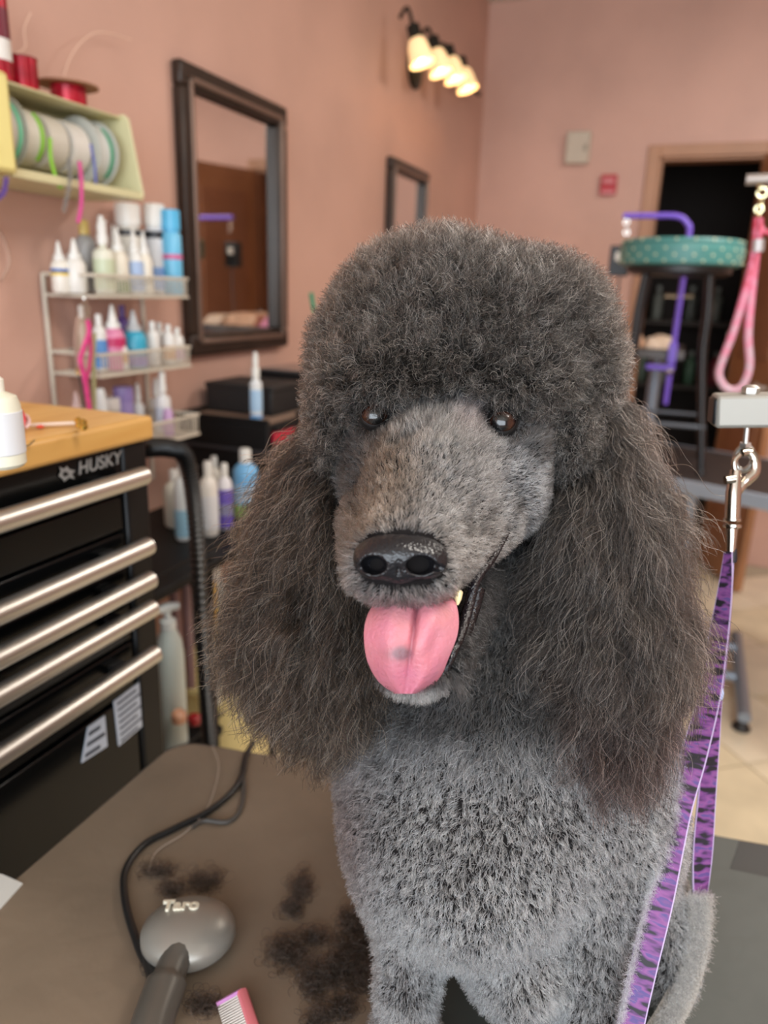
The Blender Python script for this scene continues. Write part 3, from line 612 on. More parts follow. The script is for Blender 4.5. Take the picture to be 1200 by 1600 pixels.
bn = thing('waste_bin', 'pale yellow round bin on the floor between trolley and ear fur', 'bin', (-.95, 1.37, .001))
MB().lathe([(.10, 0), (.105, .01), (.125, .44), (.130, .445), (.130, .46), (.122, .46), (.12, .44), (.10, .02)], (-.95, 1.37, .001), 30).build('bin_body', mat('pale_yellow', 'e6d79a', .5), bn)
# corrugated dryer hose
hp = smooth_path([at(225, 700, 0, -.74), at(262, 700, 0, -.74), at(288, 712, 0, -.74), at(301, 770, 0, -.74), at(309, 860, 0, -.74), at(316, 980, 0, -.73), at(322, 1080, 0, -.72), at(328, 1160, 0, -.71), at(330, 1230, 0, -.70)], 44)
L = len(hp); rr = [.0135 + .0018 * math.sin(i * 1.5708) for i in range(L)]
MB().tube(hp, rr, 14).build('dryer_hose', mat('hose_rubber', '131314', .32), label='black corrugated dryer hose curving down beside the tool chest', cat='hose')

# ------------------------------------------------------------------ grooming table under the poodle
TT = .78
rub = mat('rubber_mat', '80705f', .42, noise=.10, nscale=9, bump=.35)  # brown includes the warm reflection of the pink wall
gt = thing('grooming_table', 'rubber-topped grooming table the poodle sits on', 'table', (-.1, .3, 0))
A = (-.551, .655); B_ = (-.50, .700)
def dirpt(t): return (-.50 + t * .715, .700 + t * .105)
outline = [(-.545, -.5)] + [tuple(p[:2]) for p in arc((-.507, .656, 0), .044, math.pi, math.pi / 2 + .15, 7)] + [dirpt(.2), dirpt(.6), dirpt(1.0), (.75, .875), (.75, -.5)]
MB().prism(outline, TT - .030, TT - .004).build('table_top', mat('table_board', '2c2c2b', .5), gt, bevel=.004)
ins = [(-.543, -.49)] + [tuple(p[:2]) for p in arc((-.505, .654, 0), .038, math.pi, math.pi / 2 + .15, 7)] + [dirpt(.2), dirpt(.6), (.13, .787), (.118, .735), (.74, .805), (.74, -.49)]
ins = [(x, y - (.003 if y > .6 else 0)) for x, y in ins]
XS = float(at(645, 1570, 2, TT)[0])                                      # one mat in two tones, reflection and shade put into the colour
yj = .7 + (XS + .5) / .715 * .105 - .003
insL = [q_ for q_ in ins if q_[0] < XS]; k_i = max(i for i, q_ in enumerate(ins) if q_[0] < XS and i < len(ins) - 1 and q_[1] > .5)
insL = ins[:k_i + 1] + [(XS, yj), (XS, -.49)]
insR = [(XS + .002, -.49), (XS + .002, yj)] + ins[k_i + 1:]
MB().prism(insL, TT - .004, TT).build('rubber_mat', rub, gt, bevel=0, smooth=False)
MB().prism(insR, TT - .004, TT).build('rubber_mat', mat('rubber_mat_shaded', '474a46', .5, noise=.08, nscale=9, bump=.3), gt, bevel=0, smooth=False)  # darker copy of the mat, carries the shade under the poodle
for x in (-.40, .55):
    MB().tube([(x, -.35, .03), (x, -.35, TT - .03)], .018, 12).build('leg', silver_paint, gt)
    MB().tube([(x, .55, .03), (x, .55, TT - .03)], .018, 12).build('leg', silver_paint, gt)
    MB().tube([(x, -.35, .25), (x, .55, .25)], .012, 10).build('stretcher', silver_paint, gt)

# grooming arm over the table, its eye bolt and the snap hook
arm = thing('grooming_post', 'square silver grooming arm with eye bolt over the near table', 'arm', tuple(P(1165, 640, .62)))
a0, a1 = P(1114, 641, .625), P(2100, 628, .54); d = (a1 - a0); d /= np.linalg.norm(d); up = np.array([0, 0, 1.]); sd = np.cross(d, up); sd /= np.linalg.norm(sd); up = np.cross(sd, d)
hw = .0135
def sqbar(a, b, h, w_=None):
    w_ = w_ or h
    return MB().add([p + s1 * h * up + s2 * w_ * sd for p in (a, b) for s1, s2 in ((-1, -1), (-1, 1), (1, 1), (1, -1))], [(3, 2, 1, 0), (4, 5, 6, 7), (0, 1, 5, 4), (1, 2, 6, 5), (2, 3, 7, 6), (3, 0, 4, 7)])
sqbar(a0, a1, hw).build('square_tube', mat('satin_silver', '99968e', .45, .3), arm, bevel=.003, smooth=True)
sqbar(a0 - d * .002, a0 + d * .004, hw * .82).build('end_plug', black_plastic, arm, bevel=.002)
pc = a0 + d * .028
MB().tube([a1 - d * .02, a1 - d * .02 - np.array([0, 0, a1[2] - TT])], .0135, 12).build('upright_post', silver_paint, arm)
MB().lathe([(.0068, 0), (.0072, .002), (.0072, .005), (.004, .007)], pc + up * hw, 6).build('bolt_head', steel, arm)
eye_c = P(1167, 718, .62)
MB().tube([pc - up * hw, pc - up * .030], .0024, 10).build('eye_shank', steel, arm)
MB().lathe([(.0048, 0), (.0052, .002), (.0048, .004)], pc - up * .028, 6, axis=-up).build('nut', steel, arm)
cr, cu, cf = R @ np.array([1., 0, 0]), R @ np.array([0, 1., 0]), R @ np.array([0, 0, 1.])
eu = cr * .75 + cf * .66; ec = pc - up * .0415
MB().tube([ec + .0072 * math.cos(a) * eu + .0105 * math.sin(a) * up for a in np.linspace(0, 2 * math.pi, 25)[:-1]], .0024, 10, closed=True).build('eye_ring', steel, arm)
ld = thing('grooming_loop', 'purple tiger-striped grooming loop clipped beside the poodle', 'leash', tuple(P(1143, 865, .62)))
nick = mat('nickel', 'c8c0b4', .17, 1.0)
D = .618
def Q(x, y, d_=D): return P(x, y, d_)
hk = MB()
hk.tube(smooth_path([Q(1152, 770), Q(1166, 752), Q(1180, 738), Q(1180, 718), Q(1171, 706), Q(1160, 707)], 6), [.0030] * 6 + [.0036] * 12 + [.0034] * 7 + [.0028] * 6, 12, flat=1.3)
o = hk.build('snap_hook', nick, ld)
MB().tube([Q(1150, 735), Q(1146, 770), Q(1144, 812)], [.0044, .0062, .0060], 14).build('hook_barrel', nick, o)
MB().tube(smooth_path([Q(1150, 742), Q(1147, 722), Q(1156, 710)], 5), .0022, 10).build('gate', nick, o)
MB().tube([Q(1147, 748, D - .004), Q(1133, 750, D - .004)], [.0042, .0036], 10).build('thumb_stud', nick, o)
for y, r in ((812, .0070), (822, .0072)):
    MB().lathe([(r * .6, -.002), (r, -.001), (r, .001), (r * .6, .002)], Q(1144, y), 18, axis=(Q(1144, 830) - Q(1146, 790))).build('swivel_collar', nick, o)
MB().tube([Q(1143, 826), Q(1142, 862)], [.0048, .0036], 12).build('swivel_eye', nick, o)
# ribbon with stripes along its length
strap_m = bpy.data.materials.new('tiger_stripe_webbing'); strap_m.use_nodes = True; nt = strap_m.node_tree; pb = nt.nodes['Principled BSDF']; pb.inputs['Roughness'].default_value = .6
uv = nt.nodes.new('ShaderNodeUVMap'); mp = nt.nodes.new('ShaderNodeMapping'); mp.inputs['Scale'].default_value = (.7, 26, 1); mp.inputs['Rotation'].default_value = (0, 0, .06)
nz = nt.nodes.new('ShaderNodeTexNoise'); nz.inputs['Scale'].default_value = 1.5; nz.inputs['Detail'].default_value = 2; nz.inputs['Roughness'].default_value = .4
rp = nt.nodes.new('ShaderNodeValToRGB'); e = rp.color_ramp.elements
e[0].position = .0; e[0].color = lin('120c16'); e[1].position = 1; e[1].color = lin('a8447a')
for p_, c_ in ((.40, '15101c'), (.43, '401c50'), (.50, '6e2f7c'), (.58, '874088'), (.66, '473680')): k_ = rp.color_ramp.elements.new(p_); k_.color = lin(c_)
nt.links.new(uv.outputs[0], mp.inputs[0]); nt.links.new(mp.outputs[0], nz.inputs['Vector']); nt.links.new(nz.outputs['Fac'], rp.inputs['Fac'])
sep = nt.nodes.new('ShaderNodeSeparateXYZ'); nt.links.new(uv.outputs[0], sep.inputs[0])
e1 = nt.nodes.new('ShaderNodeMath'); e1.operation = 'SUBTRACT'; e1.inputs[1].default_value = .5; nt.links.new(sep.outputs[0], e1.inputs[0])
e2 = nt.nodes.new('ShaderNodeMath'); e2.operation = 'ABSOLUTE'; nt.links.new(e1.outputs[0], e2.inputs[0])
e3 = nt.nodes.new('ShaderNodeMath'); e3.operation = 'GREATER_THAN'; e3.inputs[1].default_value = .455; nt.links.new(e2.outputs[0], e3.inputs[0])
mx = nt.nodes.new('ShaderNodeMix'); mx.data_type = 'RGBA'; mx.inputs[7].default_value = lin('b9a2cc'); nt.links.new(e3.outputs[0], mx.inputs[0]); nt.links.new(rp.outputs[0], mx.inputs[6]); hv = nt.nodes.new('ShaderNodeHueSaturation'); hv.inputs['Value'].default_value = .85; hv.inputs['Saturation'].default_value = .9; nt.links.new(mx.outputs[2], hv.inputs['Color']); nt.links.new(hv.outputs[0], pb.inputs['Base Color'])
def strap(name, ctr, parent, m, th=.0012, steps=10):
    # ctr: (px, py, depth, width in metres, twist in radians about the strap's own line)
    a = smooth_path([list(P(c_[0], c_[1], c_[2])) + [c_[3], c_[4]] for c_ in ctr], steps); a = np.array(a)
    p = a[:, :3]; n = len(p); T = np.gradient(p, axis=0); T /= np.linalg.norm(T, axis=1)[:, None]
    v = []; Ls = np.concatenate([[0], np.cumsum(np.linalg.norm(np.diff(p, axis=0), axis=1))])
    for i in range(n):
        s0 = cr - T[i] * T[i].dot(cr); s0 /= np.linalg.norm(s0); n0 = np.cross(T[i], s0)
        s_ = s0 * math.cos(a[i, 4]) + n0 * math.sin(a[i, 4]); n_ = np.cross(T[i], s_)
        for sx, sn in ((-.5, -.5), (.5, -.5), (.5, .5), (-.5, .5)): v.append(p[i] + s_ * sx * a[i, 3] + n_ * sn * th)
    f = []; uvs = []
    U = [0, 1, 1, 0]
    for i in range(n - 1):
        for j in range(4):
            j2 = (j + 1) % 4; f.append((4 * i + j, 4 * i + j2, 4 * i + 4 + j2, 4 * i + 4 + j))
            uvs += [(U[j], Ls[i] / .02), (U[j2], Ls[i] / .02), (U[j2], Ls[i + 1] / .02), (U[j], Ls[i + 1] / .02)]
    off = wloc(parent); me = bpy.data.meshes.new(name); me.from_pydata([tuple(q_ - off) for q_ in v], [], f); me.materials.append(m)
    ul = me.uv_layers.new(name='UVMap'); ul.data.foreach_set('uv', np.array(uvs, 'f').ravel() * np.tile([1, .1], len(uvs)))
    o_ = bpy.data.objects.new(name, me); COL.objects.link(o_); o_.parent = parent; return o_
strap('strap', [(1138, 862, .617, .007, 1.0), (1133, 920, .612, .012, .9), (1122, 1000, .605, .016, .8), (1108, 1090, .588, .017, .6), (1084, 1180, .565, .019, .4), (1058, 1270, .545, .019, .25), (1032, 1400, .525, .0185, .2), (1006, 1510, .515, .018, .2), (986, 1600, .510, .0175, .2), (972, 1680, .505, .017, .2)], ld, strap_m)
strap('strap', [(1146, 862, .621, .007, -1.2), (1143, 930, .620, .010, -1.1), (1136, 1010, .618, .012, -1.0), (1122, 1090, .614, .014, -.7), (1112, 1160, .610, .017, -.4), (1104, 1250, .606, .018, -.3), (1098, 1330, .602, .018, -.2), (1094, 1400, .600, .016, -.5), (1092, 1440, .598, .012, -1.1)], ld, strap_m)
MB().lathe([(.0028, -.006), (.0034, -.004), (.0034, .004), (.0028, .006)], Q(1145, 868), 12, axis=Q(1145, 900) - Q(1145, 868)).build('binding', mat('binding_black', '120c14', .6), ld)
MB().box(tuple(P(1118, 1083, .603) - .006), tuple(P(1118, 1083, .603) + .006)).build('slider', mat('clear_blue_slider', 'a9b8dc', .25), ld, bevel=.004)
strap('fleece_strap', [(1093, 1395, .598, .013, .5), (1092, 1440, .595, .017, .45), (1086, 1490, .590, .018, .4), (1066, 1550, .583, .020, .35), (1036, 1605, .575, .020, .3), (1005, 1650, .565, .020, .3)], ld, mat('fleece', '8f8880', .95), th=.004)

# ------------------------------------------------------------------ brush, cable, comb, paper on the table
bc = at(293, 1447, 2, TT + .022)
br = thing('electric_brush', 'grey oval electric grooming brush lying on the rubber mat', 'brush', (bc[0], bc[1], TT))
hl, hr_ = at(219, 1452, 2, TT + .02), at(367, 1447, 2, TT + .02); ax_u = (hr_ - hl); a_len = np.linalg.norm(ax_u) / 2; ax_u /= np.linalg.norm(ax_u)
ht, hb = at(291, 1396, 2, TT + .022), at(291, 1502, 2, TT + .02); b_len = np.linalg.norm(ht - hb) / 2
ax_v = np.array([-ax_u[1], ax_u[0], 0]); c0 = (hl + hr_) / 2; c0 = np.array([c0[0], (ht[1] + hb[1]) / 2, TT])
prof = [(0.90, .004), (1.0, .010), (1.0, .017), (.96, .021), (.82, .026), (.6, .030), (.35, .0325), (.02, .033)]
v = []; n = 40
for r_, z in prof:
    for j in range(n):
        a = 2 * math.pi * j / n; v.append(c0 + ax_u * a_len * r_ * math.cos(a) + ax_v * b_len * r_ * math.sin(a) + np.array([0, 0, z]))
f = [(i * n + j, i * n + (j + 1) % n, (i + 1) * n + (j + 1) % n, (i + 1) * n + j) for i in range(len(prof) - 1) for j in range(n)] + [tuple(range(n))[::-1], tuple((len(prof) - 1) * n + j for j in range(n))]
gun = mat('gunmetal_plastic', '9a958c', .36, .35)
MB().add(v, f).build('brush_head', gun, br)
MB().tube(smooth_path([at(285, 1480, 2, TT + .018), at(270, 1510, 2, TT + .017), at(255, 1550, 2, TT + .016), at(238, 1600, 2, TT + .016), at(222, 1660, 2, TT + .016)], 6), [.014] * 4 + [.0135] * 6 + [.017] * 15, 16, flat=.8).build('handle', mat('dark_gunmetal', '6a665f', .34, .3), br)
ptxt = at(283, 1418, 2, TT + .0305)
Lm = frame_mtx((ptxt[0], ptxt[1], TT + .0325), tuple(ax_u), tuple(ax_v + np.array([0, 0, -.12])))
text_obj('lettering', 'Taro', .0165, Lm, mat('cream_print', 'efe6cf', .5), br, offset=.0006, extrude=.0014)
cab = mat('cable_rubber', '1a1a1a', .4)
zc = TT + .0042
MB().tube(smooth_path([at(x, y, 2, zc) for x, y in [(236, 1520), (215, 1475), (196, 1410), (196, 1360), (225, 1320), (270, 1296), (325, 1268), (362, 1238), (378, 1212), (384, 1182), (396, 1160)]], 8), .0036, 10).build('power_cable', cab, label='black cable curving over the mat from the grooming brush', cat='cable')
MB().tube(smooth_path([at(x, y, 2, zc - .0014) for x, y in [(379, 1198), (381, 1235), (374, 1268), (355, 1284), (320, 1282), (300, 1292)]], 8), .0026, 8).build('power_cable', mat('cable_grey', '4a4540', .5), label='thinner grey cable loop beside the black brush cable', cat='cable')
MB().tube(smooth_path([at(x, y, 2, zc + .001) for x, y in [(222, 1470), (232, 1505), (240, 1532)]], 5), .0048, 8).build('power_plug', cab, br)
cb = thing('comb', 'pink-backed comb with pale teeth at the bottom edge of the mat', 'comb', tuple(at(385, 1580, 2, TT)))
s0, s1 = at(378, 1548, 2, TT + .009), at(408, 1640, 2, TT + .009)
MB().tube([s0, s1], .0045, 8, flat=.6).build('spine', mat('comb_pink', 'e07c84', .4), cb)
t0, t1 = at(339, 1570, 2, TT + .0035), at(365, 1660, 2, TT + .0035)
MB().tube([s0, t0], .0022, 6).build('end_guard', mat('comb_magenta', 'c98ac8', .4), cb)
k = MB()
for i in range(22):
    t = (i + 1) / 23; k.tube([s0 + (s1 - s0) * t, t0 + (t1 - t0) * t], [.0011, .0006], 5)
k.build('teeth', mat('comb_teeth', 'd9d2cc', .3, .2), cb, kind='stuff')
pp = [at(-30, 1362, 2, TT), at(4, 1368, 2, TT), at(36, 1382, 2, TT), at(2, 1420, 2, TT), at(-40, 1440, 2, TT)]
MB().add([p_ + np.array([0, 0, .0006]) for p_ in pp] + [p_ + np.array([0, 0, .0016]) for p_ in pp], [(4, 3, 2, 1, 0), (5, 6, 7, 8, 9)] + [(i, (i + 1) % 5, 5 + (i + 1) % 5, 5 + i) for i in range(5)]).build('paper_card', mat('paper', 'd4d2cc', .6), smooth=False, label='corner of a white card on the mat at the left edge', cat='card')

# ------------------------------------------------------------------ far grooming table with the stool on it
t2 = thing('grooming_table', 'far grooming table with dark top, silver edge and folding frame', 'table', (.25, 2.85, 0))
e0, e1 = at(1040, 745, 2, TT), at(1200, 775, 2, TT); dv = (e1 - e0) / np.linalg.norm(e1 - e0); nv = np.array([-dv[1], dv[0], 0]); 
if nv[1] < 0: nv = -nv
oA = e0 - dv * .30
def T2(s, t, z): return oA + dv * s + nv * t + np.array([0, 0, z - TT])
def slab(s0, s1, t0, t1, z0, z1): return MB().add([T2(s, t, z) for z in (z0, z1) for s, t in ((s0, t0), (s1, t0), (s1, t1), (s0, t1))], [(3, 2, 1, 0), (4, 5, 6, 7), (0, 1, 5, 4), (1, 2, 6, 5), (2, 3, 7, 6), (3, 0, 4, 7)])
slab(0, 1.1, .012, .60, TT - .03, TT).build('table_top', mat('dark_mat', '2b2423', .55), t2, bevel=.003)
slab(-.008, 1.108, 0, .012, TT - .048, TT + .001).build('edge_band', mat('pale_blue_silver', 'aab6c6', .35, .5), t2, bevel=.004)
slab(-.008, 1.108, .600, .612, TT - .048, TT + .001).build('edge_band', mat('pale_blue_silver', 'aab6c6', .35, .5), t2, bevel=.004)
blu = mat('leg_blue_grey', '8e9aa8', .4, .4)
for x0_, x1_ in ((.09, .12), (.95, .97)):
    q0 = np.array([x0_, 2.72, TT - .03]) if x0_ < .5 else T2(1.0, .3, TT - .03)
    MB().tube([q0, np.array([q0[0] + .02, q0[1] + .02, .1])], .022, 10).build('leg', blu, t2)
f0, f1 = at(1150, 992, 2, .05), at(1163, 1122, 2, .05)
fb = MB().tube([f0, f1], .022, 10, flat=.8).build('foot_bar', blu, t2)
MB().lathe([(.028, 0), (.03, .006), (.02, .02), (.012, .035)], (f1[0] - .002, f1[1] + .015, 0.001), 16).build('rubber_foot', black_plastic, fb)
MB().lathe([(.028, 0), (.03, .006), (.02, .02), (.012, .035)], (f0[0], f0[1] - .02, 0.001), 16).build('rubber_foot', black_plastic, fb)
for y in (1012, 1058):
    p1 = at(1150, y, 2, .07); MB().tube([p1 + np.array([-.52, .06, 0]), p1], .018, 8).build('cross_bar', blu, t2)
MB().tube([p1 + np.array([-.52, .45, -.02]), p1 + np.array([-.52, -.25, -.02])], .022, 8).build('foot_bar', blu, t2)

stc = np.array([-.055, 2.86, TT])
st_ = thing('bar_stool', 'black bar stool with teal dotted cushion standing on the far table', 'stool', tuple(stc + np.array([0, 0, .001])))
teal = bpy.data.materials.new('dotted_teal_vinyl'); teal.use_nodes = True; teal.node_tree.nodes['Principled BSDF'].inputs['Base Color'].default_value = lin('4d8c88'); teal.node_tree.nodes['Principled BSDF'].inputs['Roughness'].default_value = .42
zs = at(1066, 414, 1, 2.70)[2]; zt = at(1066, 371, 1, 2.70)[2]
cush = MB().lathe([(.10, 0), (.186, 0), (.196, .006), (.200, (zt - zs) * .5), (.198, (zt - zs) * .85), (.190, zt - zs), (.10, zt - zs + .006), (.005, zt - zs + .008)], (stc[0], stc[1], zs), 48).build('cushion', teal, st_)
MB().tube([(stc[0] + .197 * math.cos(a), stc[1] + .197 * math.sin(a), zs + (zt - zs) * .84) for a in np.linspace(0, 2 * math.pi, 49)[:-1]], .0022, 6, closed=True).build('piping', mat('teal_dark', '2b5c5c', .4), cush)
k = MB(); dm = mat('dot_cream', 'd3d6b4', .5)
for row, zz in enumerate((.14, .36, .60, .93)):
    for j in range(21):
        a = 2 * math.pi * (j + .5 * (row % 2)) / 21; z = zs + (zt - zs) * zz; rr_ = .200 if zz < .9 else .196
        k.lathe([(.0001, .0022), (.004, .0012), (.0045, -.002)], (stc[0] + rr_ * math.cos(a), stc[1] + rr_ * math.sin(a), z), 7, axis=(math.cos(a), math.sin(a), 0))
k.build('dots', dm, cush, kind='stuff')
MB().lathe([(.15, -.03), (.17, -.02), (.17, 0)], (stc[0], stc[1], zs), 30).build('seat_plate', black_plastic, st_)
gl = mat('black_gloss', '0a0a0b', .38)
for sx, sy in ((-1, -1), (1, -1), (1, 1), (-1, 1)):
    tp = np.array([stc[0] + sx * .10, stc[1] + sy * .10, zs - .02]); md_ = np.array([stc[0] + sx * .115, stc[1] + sy * .115, zs - .28]); bt = np.array([stc[0] + sx * .165, stc[1] + sy * .165, TT + .012])
    lg = MB().tube(smooth_path([tp, (tp + md_) / 2 + np.array([sx * .004, sy * .004, 0]), md_, (md_ + bt) / 2, bt], 5), .0125, 12).build('leg', gl, st_)
    MB().lathe([(.016, 0), (.016, .014), (.013, .018)], (bt[0], bt[1], TT + .0012), 12).build('leg_cap', black_plastic, lg)
for z, r_ in ((TT + .16, .152),):
    MB().tube([(stc[0] + sx * r_, stc[1] + sy * r_, z) for sx, sy in ((-1, -1), (1, -1), (1, 1), (-1, 1))], .008, 8, closed=True).build('foot_rail', mat('rail_grey', '55565a', .35, .5), st_)
# clipper case hanging by the stool
cl = thing('hair_clipper', 'black clipper hanging beside the teal stool cushion', 'clipper', tuple(at(966, 410, 1, 3.12)))
def fbx(x0, y0, x1, y1, Y_, th, name, m, parent, bev=.004):
    p, q_ = at(x0, y0, 1, Y_), at(x1, y1, 1, Y_)
    return MB().box((min(p[0], q_[0]), Y_ - th / 2, min(p[2], q_[2])), (max(p[0], q_[0]), Y_ + th / 2, max(p[2], q_[2]))).build(name, m, parent, bevel=bev)
fbx(955, 384, 980, 432, 3.12, .04, 'clipper_body', gl, cl); fbx(962, 394, 971, 408, 3.095, .01, 'badge', white_plastic, cl)
MB().tube(smooth_path([at(968, 432, 1, 3.12), at(964, 470, 1, 3.12), at(957, 515, 1, 3.12)], 5), .004, 8).build('clipper_cord', mat('cord_grey', '5f5350', .5), cl)

# table with pink towels and its purple arm
t3 = thing('grooming_table', 'raised grooming table against the far wall, under pink towels', 'table', (-.3, 3.5, 0))
z3 = at(1060, 548, 1, 3.15)[2]
MB().box((-.62, 3.16, z3 - .03), (.0, 3.60, z3)).build('table_top', mat('dark_mat', '2b2423', .55), t3, bevel=.006)
MB().box((-.625, 3.15, z3 - .036), (.005, 3.16, z3 - .002)).build('edge_band', mat('edge_dark', '5a5552', .4, .4), t3, bevel=.003)
for x in (-.52, -.1): MB().tube([(x, 3.38, .05), (x, 3.38, z3 - .03)], .025, 12).build('leg', blu, t3)
MB().box((-.58, 3.2, 0.001), (-.04, 3.56, .05)).build('base_frame', blu, t3, bevel=.01)
def towel(label, x0_, x1_, y0_, y1_, h, c1, z_=None):
    z_ = z3 if z_ is None else z_
    b = MB(); nx, ny = 14, 8; v = []
    for j in range(ny):
        for i in range(nx):
            u, w_ = i / (nx - 1), j / (ny - 1); e_ = min(1, 6 * min(u, 1 - u, w_, 1 - w_)) ** .5
            v.append((x0_ + (x1_ - x0_) * u, y0_ + (y1_ - y0_) * w_, z_ + .001 + h * e_ * (.85 + .15 * math.sin(u * 9 + w_ * 5)) + .002 * random.random()))
    nb = len(v); v += [(a_[0], a_[1], z_ + .001) for a_ in v]
    f = [(j * nx + i, j * nx + i + 1, (j + 1) * nx + i + 1, (j + 1) * nx + i) for j in range(ny - 1) for i in range(nx - 1)]
    ring = [i for i in range(nx)] + [j * nx + nx - 1 for j in range(1, ny)] + [(ny - 1) * nx + i for i in range(nx - 2, -1, -1)] + [j * nx for j in range(ny - 2, 0, -1)]
    f += [(ring[k_], ring[(k_ + 1) % len(ring)], nb + ring[(k_ + 1) % len(ring)], nb + ring[k_]) for k_ in range(len(ring))]
    f.append(tuple(nb + r__ for r__ in ring))
    b.add(v, f).build('towel', mat('towel_' + c1, c1, .9, noise=.15, nscale=40), label=label, cat='towel')
towel('pink towel at the left on the raised far table', -.58, -.35, 3.19, 3.55, .055, 'd58fb0')
towel('peach towel folded in the middle of the raised far table', -.345, -.16, 3.19, 3.5, .060, 'e0b99c')
towel('cream and mauve towel at the right of the raised far table', -.155, -.03, 3.19, 3.52, .045, 'dcc8b4')
pa = thing('grooming_post', 'purple tubular grooming arm clamped to the raised far table', 'arm', tuple(at(1060, 560, 1, 3.13)))
pur = mat('purple_enamel', '7a5ad0', .3)
pv = lambda x, y: at(x, y, 1, 3.12)
top_c = pv(1062, 338)[2]; xr = pv(1072, 400)[0]; zb_ = pv(1048, 632)[2]
MB().tube(smooth_path([(xr, 3.12, zb_), (xr, 3.12, (zb_ + top_c) / 2), (xr, 3.12, top_c - .07), (xr - .012, 3.12, top_c - .025), (xr - .05, 3.12, top_c), (xr - .14, 3.12, top_c + .002), (pv(974, 338)[0], 3.12, top_c + .002)], 8), .0105, 12).build('bent_tube', pur, pa)
MB().box((xr - .016, 3.104, z3 - .05), (xr + .016, 3.145, z3 + .03)).build('clamp', pur, pa, bevel=.005)
MB().box((xr - .09, 3.104, z3 - .075), (xr + .016, 3.145, z3 - .055)).build('clamp_jaw', pur, pa, bevel=.005)
MB().tube([(xr - .055, 3.12, pv(1072, 463)[2]), (xr + .045, 3.12, pv(1072, 463)[2])], .006, 8).build('cross_screw', chrome, pa)
MB().lathe([(.003, -.012), (.011, -.006), (.011, .006), (.003, .012)], (xr, 3.10, pv(1050, 580)[2]), 12, axis=(0, 1, 0)).build('knob', chrome, pa)
for i, y in enumerate((347, 355, 363)):
    MB().tube(arc((pv(979, y)[0], 3.12, pv(979, y)[2]), .009, 0, 2 * math.pi, 13, (1, 0, 0) if i % 2 == 0 else (0, 1, 0), (0, 0, 1))[:-1], .0022, 6, closed=True).build('ring', chrome, pa)

# second steel arm end with the pink loop
a2 = thing('grooming_post', 'grey arm end at the right edge holding the pink rope loop', 'arm', tuple(at(1190, 280, 1, 1.75)))
p0, p1 = at(1166, 281, 1, 1.75), at(1640, 262, 1, 1.75)
MB().tube([p0, p1, p1 + np.array([0.02, 0, -.03]), np.array([p1[0] + .02, 1.75, .02])], .0105, 12).build('bent_tube', mat('grey_tube', 'a39a94', .4, .5), a2)
MB().lathe([(.05, 0), (.06, .004), (.05, .02)], (p1[0] + .02, 1.75, .001), 20).build('stand_foot', mat('grey_tube', 'a39a94', .4, .5), a2)
pl = thing('grooming_loop', 'pink and white rope loop hanging from the grey arm end', 'leash', tuple(at(1188, 330, 1, 1.75)))
g = lambda x, y: at(x, y, 1, 1.75)
for i, (x, y) in enumerate(((1188, 292), (1191, 301), (1189, 315), (1186, 327), (1185, 335))):
    MB().tube(arc(g(x, y), .009 if i < 2 else .007, 0, 2 * math.pi, 13, (1, 0, 0) if i % 2 else (.4, .9, 0), (0, 0, 1))[:-1], .0022, 6, closed=True).build('link', mat('warm_chrome', 'e6dcae', .2, 1.0), pl)
rope = bpy.data.materials.new('pink_rope'); rope.use_nodes = True; nt = rope.node_tree; tc = nt.nodes.new('ShaderNodeTexCoord'); sx_ = nt.nodes.new('ShaderNodeSeparateXYZ'); nt.links.new(tc.outputs['Object'], sx_.inputs[0])
nz = nt.nodes.new('ShaderNodeTexNoise'); nz.inputs['Scale'].default_value = 60; nt.links.new(tc.outputs['Object'], nz.inputs['Vector'])
ad = nt.nodes.new('ShaderNodeMath'); ad.operation = 'MULTIPLY_ADD'; ad.inputs[1].default_value = 2.2; ad.inputs[2].default_value = .75; nt.links.new(sx_.outputs[2], ad.inputs[0])
a2_ = nt.nodes.new('ShaderNodeMath'); a2_.operation = 'ADD'; nt.links.new(ad.outputs[0], a2_.inputs[0]); nt.links.new(nz.outputs['Fac'], a2_.inputs[1])
rp = nt.nodes.new('ShaderNodeValToRGB'); rp.color_ramp.elements[0].position = .35; rp.color_ramp.elements[0].color = lin('c9a9b4'); rp.color_ramp.elements[1].position = .95; rp.color_ramp.elements[1].color = lin('c4283f'); k_ = rp.color_ramp.elements.new(.65); k_.color = lin('e07f9c')
ml = nt.nodes.new('ShaderNodeMath'); ml.operation = 'MULTIPLY'; ml.inputs[1].default_value = .72; nt.links.new(a2_.outputs[0], ml.inputs[0])
nt.links.new(ml.outputs[0], rp.inputs['Fac']); nt.links.new(rp.outputs[0], nt.nodes['Principled BSDF'].inputs['Base Color'])
MB().tube(smooth_path([g(x, y) for x, y in [(1184, 340), (1178, 400), (1163, 460), (1145, 520), (1126, 570), (1124, 590), (1134, 606), (1150, 609), (1163, 598), (1171, 570), (1169, 520), (1176, 440), (1183, 380), (1186, 342)]], 6), .0085, 10).build('rope', rope, pl)
MB().tube([g(1187, 350), g(1192, 362), g(1200, 364), g(1215, 350)], .006, 8).build('rope_tail', rope, pl)
MB().lathe([(.012, -.012), (.012, .012)], g(1184, 384), 12, axis=g(1184, 384) - g(1183, 395)).build('sleeve', mat('sleeve_grey', 'b8b4b4', .4, .4), pl)
ck = thing('door_bolt', 'small grey bolt bar on the doorway jamb behind the pink loop', 'bolt', tuple(at(1160, 526, 1, 4.16)))
p0, p1 = at(1140, 524, 1, 4.165), at(1182, 527, 1, 4.165)
MB().tube([p0, p1], .011, 8).build('rod', mat('grey_tube', 'a39a94', .4, .5), ck)
